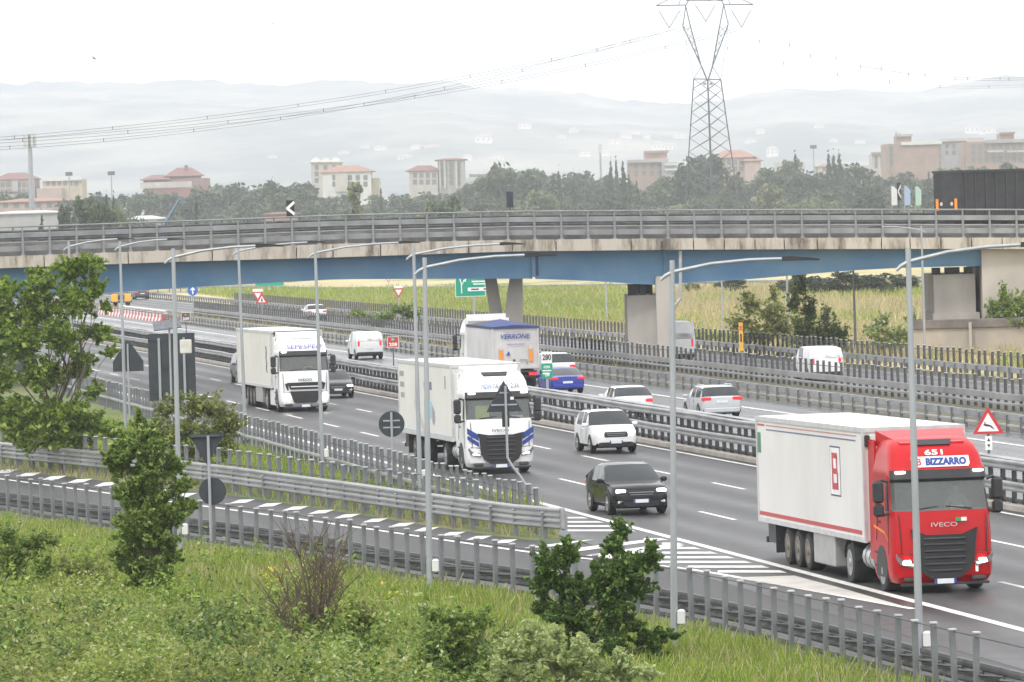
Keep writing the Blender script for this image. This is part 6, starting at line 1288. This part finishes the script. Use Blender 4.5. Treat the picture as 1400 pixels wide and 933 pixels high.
# ---------------------------------------------------------------- far trees (prototypes with trunk + crown)
def proto(kind, seed):
    rg = random.Random(seed); cs = []; H = 10.
    if kind == 'broad':
        for k in range(26):
            a = rg.uniform(0, 6.28); q = rg.random()**.5*3.6; z = rg.uniform(2.0, 8.6); q *= (1-.75*max(0, (z-5)/4.5)**1.5); s = rg.uniform(.9, 1.7); cs.append((q*math.cos(a), q*math.sin(a), z, s, s, s*.8))
        n, ls = 3600, .42
    elif kind == 'cypress':
        for k in range(22): z = .8+9*k/21; s = .95*(1-(k/21)**1.7)+.14; cs.append((rg.uniform(-.2, .2), rg.uniform(-.2, .2), z, s, s, .8))
        n, ls = 2400, .32
    elif kind == 'pine':
        for k in range(26): a = rg.uniform(0, 6.28); q = rg.random()**.5*4.6; s = rg.uniform(.9, 1.5); cs.append((q*math.cos(a), q*math.sin(a), 8.3-.10*q*q*.6+rg.uniform(-.4, .5), s, s, s*.55))
        n, ls = 3000, .38
    elif kind == 'bush':
        for k in range(20): a = rg.uniform(0, 6.28); q = rg.random()**.5*5; s = rg.uniform(1.2, 2.4); cs.append((q*math.cos(a), q*math.sin(a), rg.uniform(1, 8-.9*q*.8), s, s, s*.9))
        n, ls = 2600, .5
    elif kind == 'sparse':
        for k in range(24): a = rg.uniform(0, 6.28); z = rg.uniform(1.5, 9.6); q = rg.random()*2.3*(1.15-z/11); s = rg.uniform(.45, .95); cs.append((q*math.cos(a), q*math.sin(a), z, s, s, s*.9))
        n, ls = 1900, .36
    tips = [(c[0]*.8, c[1]*.8, c[2]) for c in cs[::3]]
    tm = limbs((0, 0, 0), tips, .22, .04, seed, 4, .3).mesh('trunk', BARK)
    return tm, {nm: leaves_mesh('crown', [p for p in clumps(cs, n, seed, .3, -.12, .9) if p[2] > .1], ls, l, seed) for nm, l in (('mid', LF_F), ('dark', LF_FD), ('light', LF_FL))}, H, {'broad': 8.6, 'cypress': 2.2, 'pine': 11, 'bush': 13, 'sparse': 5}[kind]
PR = {(k, v): proto(k, 40+i*3+v) for i, k in enumerate(('broad', 'cypress', 'pine', 'bush', 'sparse')) for v in range(3 if k == 'broad' else 2)}
far = []
def FT(x, yt, w, d, k, tone='mid'): far.append((x, yt, w, d, k, tone))
# near belt just beyond the overpass
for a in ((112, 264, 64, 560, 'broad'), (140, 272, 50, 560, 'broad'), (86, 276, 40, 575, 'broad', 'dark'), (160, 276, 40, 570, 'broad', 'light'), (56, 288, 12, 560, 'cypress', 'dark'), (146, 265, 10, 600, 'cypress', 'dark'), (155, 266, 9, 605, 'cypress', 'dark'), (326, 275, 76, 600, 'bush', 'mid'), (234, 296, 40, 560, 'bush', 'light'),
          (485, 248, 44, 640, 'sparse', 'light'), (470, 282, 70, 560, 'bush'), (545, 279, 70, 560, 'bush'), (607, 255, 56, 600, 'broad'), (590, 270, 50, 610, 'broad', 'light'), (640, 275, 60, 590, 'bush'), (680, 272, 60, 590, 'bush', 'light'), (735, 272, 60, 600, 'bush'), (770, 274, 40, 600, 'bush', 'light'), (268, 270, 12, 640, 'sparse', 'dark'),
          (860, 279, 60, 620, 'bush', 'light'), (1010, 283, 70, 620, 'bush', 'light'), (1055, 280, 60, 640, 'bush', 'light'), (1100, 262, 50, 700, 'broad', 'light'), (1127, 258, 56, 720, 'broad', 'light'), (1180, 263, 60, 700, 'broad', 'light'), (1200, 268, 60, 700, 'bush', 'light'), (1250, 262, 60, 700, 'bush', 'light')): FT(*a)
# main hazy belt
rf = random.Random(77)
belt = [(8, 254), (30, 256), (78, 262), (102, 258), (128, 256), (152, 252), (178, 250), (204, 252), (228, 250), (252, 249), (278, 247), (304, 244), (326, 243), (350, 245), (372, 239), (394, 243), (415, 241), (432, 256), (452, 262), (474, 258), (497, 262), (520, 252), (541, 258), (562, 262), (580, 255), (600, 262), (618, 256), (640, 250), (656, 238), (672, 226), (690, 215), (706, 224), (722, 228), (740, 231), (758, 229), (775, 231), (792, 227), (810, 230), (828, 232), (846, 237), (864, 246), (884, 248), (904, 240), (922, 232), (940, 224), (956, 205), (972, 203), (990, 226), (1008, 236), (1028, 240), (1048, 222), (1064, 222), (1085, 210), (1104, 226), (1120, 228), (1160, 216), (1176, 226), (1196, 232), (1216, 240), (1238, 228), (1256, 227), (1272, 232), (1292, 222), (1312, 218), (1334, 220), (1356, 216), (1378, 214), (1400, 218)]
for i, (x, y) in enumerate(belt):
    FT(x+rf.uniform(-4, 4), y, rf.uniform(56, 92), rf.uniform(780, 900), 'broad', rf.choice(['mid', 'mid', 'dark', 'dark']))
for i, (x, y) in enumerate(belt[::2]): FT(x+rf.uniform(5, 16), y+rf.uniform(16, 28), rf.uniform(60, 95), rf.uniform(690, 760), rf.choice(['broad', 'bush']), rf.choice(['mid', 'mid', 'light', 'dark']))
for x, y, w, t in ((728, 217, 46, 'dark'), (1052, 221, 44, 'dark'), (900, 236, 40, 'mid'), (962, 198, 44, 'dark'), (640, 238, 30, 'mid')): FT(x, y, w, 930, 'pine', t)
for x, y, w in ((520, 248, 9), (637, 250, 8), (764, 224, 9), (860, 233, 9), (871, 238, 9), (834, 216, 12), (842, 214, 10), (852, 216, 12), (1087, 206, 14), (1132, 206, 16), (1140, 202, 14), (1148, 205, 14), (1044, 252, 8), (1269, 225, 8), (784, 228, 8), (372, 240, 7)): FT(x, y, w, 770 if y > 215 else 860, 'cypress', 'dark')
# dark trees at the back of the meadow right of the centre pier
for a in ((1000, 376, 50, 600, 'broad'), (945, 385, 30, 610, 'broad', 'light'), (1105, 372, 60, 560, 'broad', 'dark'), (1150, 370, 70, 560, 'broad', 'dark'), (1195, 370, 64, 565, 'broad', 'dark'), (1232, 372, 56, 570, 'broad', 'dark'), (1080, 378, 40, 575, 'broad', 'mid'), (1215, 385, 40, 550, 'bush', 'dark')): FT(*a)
zonesT = [(-100, 60, 'at the far left by the telecom mast'), (60, 190, 'below the ochre house'), (190, 290, 'below the red brick building'), (290, 425, 'between the red brick building and the saw-tooth block'), (425, 520, 'in front of the orange roofed house'), (520, 640, 'in front of the striped tower'), (640, 760, 'right of the low white office'), (760, 860, 'left of the pink brick block'), (860, 940, 'in front of the pink brick block'), (940, 1040, 'around the pylon foot'), (1040, 1110, 'right of the pink villa'), (1110, 1205, 'left of the big brick block'), (1205, 1290, 'in front of the big brick block'), (1290, 1500, 'in front of the long brick block')]
NMK = {'broad': ('round_tree', 'round tree'), 'cypress': ('cypress_tree', 'slim cypress'), 'pine': ('umbrella_pine', 'umbrella pine'), 'bush': ('broad_bush', 'bushy thicket'), 'sparse': ('slender_tree', 'feathery tree')}
TN = {'mid': 'green', 'dark': 'dark', 'light': 'pale'}
far.sort(key=lambda q: q[0]); used = {}; keyc = {}
def fkey(q):
    zn = 'under the girder at the back of the dry meadow' if q[1] > 365 else next(z[2] for z in zonesT if z[0] <= q[0] < z[1])
    row = 'nearer ' if q[3] < 770 and q[1] <= 365 else ''
    return (q[4], q[5], zn, row)
for q in far: keyc[fkey(q)] = keyc.get(fkey(q), 0)+1
for i, (x, yt, w, d, k, tone) in enumerate(far):
    if yt < 365: yt += 6 if d > 660 else 2; d *= 1.6 if d < 660 else 2.2
    kk = fkey(far[i]); used[kk] = used.get(kk, 0)+1
    lab = '%s%s %s %s' % (kk[3], TN[tone], NMK[k][1], kk[2])
    if keyc[kk] > 1: lab += ', %s from left' % ORD[used[kk]-1]
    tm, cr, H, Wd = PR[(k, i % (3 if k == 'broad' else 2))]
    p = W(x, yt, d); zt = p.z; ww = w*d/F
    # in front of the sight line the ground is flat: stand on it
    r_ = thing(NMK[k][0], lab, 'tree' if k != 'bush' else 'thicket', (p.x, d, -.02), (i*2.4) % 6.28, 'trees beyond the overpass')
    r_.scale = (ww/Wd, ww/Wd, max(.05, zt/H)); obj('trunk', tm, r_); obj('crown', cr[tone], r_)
# ---------------------------------------------------------------- grass and ground cover
def grass(name, poly_px, n, h, material, seed, w=.03, test=None, lean=.35, zs=0., patch=0):
    rg = np.random.default_rng(seed); pts = []
    xs_ = [p[0] for p in poly_px]; ys_ = [p[1] for p in poly_px]
    P = [G(*p) for p in poly_px]; X0, X1 = min(p.x for p in P), max(p.x for p in P); Y0, Y1 = min(p.y for p in P), max(p.y for p in P)
    px = np.array([(p.x, p.y) for p in P]); cand = rg.random((n*3, 2))*[X1-X0, Y1-Y0]+[X0, Y0]
    ins = np.zeros(len(cand), bool); j = len(px)-1
    for i in range(len(px)):
        c1 = (px[i, 1] > cand[:, 1]) != (px[j, 1] > cand[:, 1])
        with np.errstate(divide='ignore', invalid='ignore'): xi = (px[j, 0]-px[i, 0])*(cand[:, 1]-px[i, 1])/(px[j, 1]-px[i, 1])+px[i, 0]
        ins ^= c1 & (cand[:, 0] < xi); j = i
    c = cand[ins][:n]; m_ = len(c)
    dens = np.array([mnoise.noise(Vector((a*.25, b*.25, seed))) for a, b in c]); hh = h*(.55+.5*rg.random(m_)+.55*dens)
    if patch:
        pn_ = np.array([mnoise.noise(Vector((a*.035, b*.012, 9)))+.5*mnoise.noise(Vector((a*.12, b*.05, 4))) for a, b in c]); k_ = (pn_ > -.42) if patch > 0 else (pn_ < -.36)
        c = c[k_]; hh = hh[k_]; m_ = len(c)
    hh = np.clip(hh, .08, None); az = rg.random(m_)*6.28; ln_ = lean*rg.normal(size=(m_, 2))
    V = np.zeros((m_, 4, 3)); dx = np.cos(az)*w/2; dy = np.sin(az)*w/2
    V[:, 0, 0] = c[:, 0]-dx; V[:, 0, 1] = c[:, 1]-dy; V[:, 1, 0] = c[:, 0]+dx; V[:, 1, 1] = c[:, 1]+dy
    tx, ty = c[:, 0]+ln_[:, 0]*hh, c[:, 1]+ln_[:, 1]*hh
    V[:, 2, 0] = tx+dx*.3; V[:, 2, 1] = ty+dy*.3; V[:, 2, 2] = hh; V[:, 3, 0] = tx-dx*.3; V[:, 3, 1] = ty-dy*.3; V[:, 3, 2] = hh*.96; V[:, :2, 2] = -.05; V[:, :, 2] += zs
    me = bpy.data.meshes.new(name); me.vertices.add(4*m_); me.vertices.foreach_set('co', V.reshape(-1).astype(np.float32)); me.loops.add(4*m_); me.loops.foreach_set('vertex_index', np.arange(4*m_, dtype=np.int32)); me.polygons.add(m_)
    me.polygons.foreach_set('loop_start', np.arange(0, 4*m_, 4, dtype=np.int32)); me.polygons.foreach_set('loop_total', np.full(m_, 4, dtype=np.int32)); me.materials.append(material); me.update(calc_edges=True)
    o = obj(name, me); tag(o, kind='stuff'); return o
fore = [(-80, 716)]+[(x, y+6) for x, y in ((24, 715), (107, 726), (302, 757), (405, 773), (542, 798), (709, 824), (946, 863), (1390, 978))]+[(1400, 1020), (-80, 1020)]
grass('grass', fore, 110000, .48, GR_A, 1, .035)
grass('dry_grass', fore, 12000, .55, GR_D, 2, .03)
tag(bpy.data.objects['grass'], 'long green grass on the near bank', None); 
ver = [(-60, 625), (130, 648), (288, 666), (480, 692), (600, 712), (690, 724), (765, 732), (735, 690), (640, 672), (480, 655), (339, 617), (200, 585), (-60, 545)]
grass('verge_grass', ver, 42000, .42, GR_A, 3, .04); grass('dry_verge_grass', [(-60, 640), (130, 655), (288, 672), (480, 700), (679, 731), (775, 738), (765, 725), (600, 702), (480, 692), (288, 662), (-60, 622)], 9000, .26, GR_D, 4, .03)
mid = [(p.x, p.y) for p in (RD(60.6, 335), RD(65.9, 335), RD(65.9, 700), RD(60.6, 700))]
grass('median_grass', [PX((x, y, 0)) for x, y in mid], 14000, .45, GR_D, 5, .06)
fld = [(p.x, p.y) for p in (RD(78, 230), RD(78, 640), Vector((60, 640, 0)), Vector((60, 230, 0)))]
grass('meadow_grass', [PX((x, y, 0)) for x, y in fld], 60000, .8, GR_D, 6, .09, patch=1)
grass('rough_meadow_grass', [PX((x, y, 0)) for x, y in fld], 60000, .9, GR_A, 16, .09, patch=-1)
grass('green_meadow_grass', [(250, 400), (860, 398), (860, 448), (720, 446), (560, 432), (420, 420)], 26000, .9, GR_A, 7, .09)
# brambles: leaves over a bumpy mound
rg = np.random.default_rng(9); bp_ = []
P_ = [(-60, 800), (140, 830), (270, 850), (420, 900), (560, 905), (640, 960), (640, 1020), (-60, 1020)]
PG = [G(*p) for p in P_]; X0, X1, Y0, Y1 = min(p.x for p in PG), max(p.x for p in PG), min(p.y for p in PG), max(p.y for p in PG)
while len(bp_) < 100000:
    x, y = rg.uniform(X0, X1), rg.uniform(Y0, Y1); q = PX((x, y, 0))
    top = interp(P_[:6], q[0])
    if q[1] < top: continue
    h_ = .5+.95*mnoise.noise(Vector((x*.42, y*.30, 2)))+.35*mnoise.noise(Vector((x*1.2, y*1.0, 5)))
    if h_ > .04: bp_.append((x, y, h_*rg.uniform(.55, 1.05)))
tag(obj('undergrowth', leaves_mesh('undergrowth', bp_, .052, LF_W, 3, 1.5, .8)), kind='stuff')
rm = random.Random(3); rg0 = np.random.default_rng(31)
for nm, mt, nmd, sd, ls_, reg in (('low_scrub', LF_D, 40, 13, .062, (850, 985)), ('dark_scrub', leafmat('leaf_shade', (.035, .075, .016), (.10, .175, .036), (.20, .29, .07), .35), 34, 14, .06, (855, 985)), ('olive_scrub', LF_O, 40, 15, .06, (885, 985)), ('tall_weeds', LF_A, 26, 16, .055, (775, 900))):  # dark_scrub leaves coloured dark to stand in for shaded hollows
    A = []; B = []
    for k in range(nmd):
        x0 = rm.uniform(-60, {'tall_weeds': 520, 'olive_scrub': 430}.get(nm, 660)); y0 = rm.uniform(*reg)+max(0, x0-250)*.12; g_ = G(x0, y0); s_ = rm.uniform(.6, 1.45)
        for q in range(26):
            a = rm.uniform(0, 6.28); e_ = rm.uniform(.2, 1.1)*s_; A.append((g_.x+rm.gauss(0, .2), g_.y+rm.gauss(0, .2), .02)); B.append((g_.x+e_*math.cos(a), g_.y+e_*math.sin(a), rm.uniform(.35, 1.25)*s_))
    A = np.array(A); B = np.array(B); i = rg0.choice(len(A), 15000); t = rg0.random(15000)**.7; q_ = A[i]+(B-A)[i]*t[:, None]+rg0.normal(size=(15000, 3))*.07; q_ = q_[q_[:, 2] > .03]
    tag(obj(nm, leaves_mesh(nm, q_, ls_, mt, sd, 1.8, .5)), kind='stuff')
# broom flowers
fp = []
for cx, cy_, n_ in ((378, 806, 70), (362, 815, 30), (535, 830, 24)):
    for k in range(n_): p = G(cx+rnd.gauss(0, 11), cy_+rnd.gauss(0, 5)+6); fp.append((p.x, p.y, rnd.uniform(.35, .75)))
tag(obj('yellow_flowers', leaves_mesh('yellow_flowers', fp, .045, leafmat('petal_yellow', (.55, .42, .03), (.75, .6, .06), None, .2), 8)), kind='stuff')
# stones and concrete footing in the grass
for (x, y, sx_, sz_, lab) in ((272, 777, .62, .22, 'flat pale stone at the foot of the lamp post by the leafy sapling'), (575, 848, .34, .34, 'small concrete block beside the base of a lamp post')):
    p = G(x, y+4); m = MB(); m.bbox((0, 0, sz_/2+.1), (sx_*1.6, .7, sz_), .08); o = m.build('stone' if sz_ < .3 else 'concrete_block', CONC, None); o.location = p; tag(o, lab, 'stone' if sz_ < .3 else 'block')
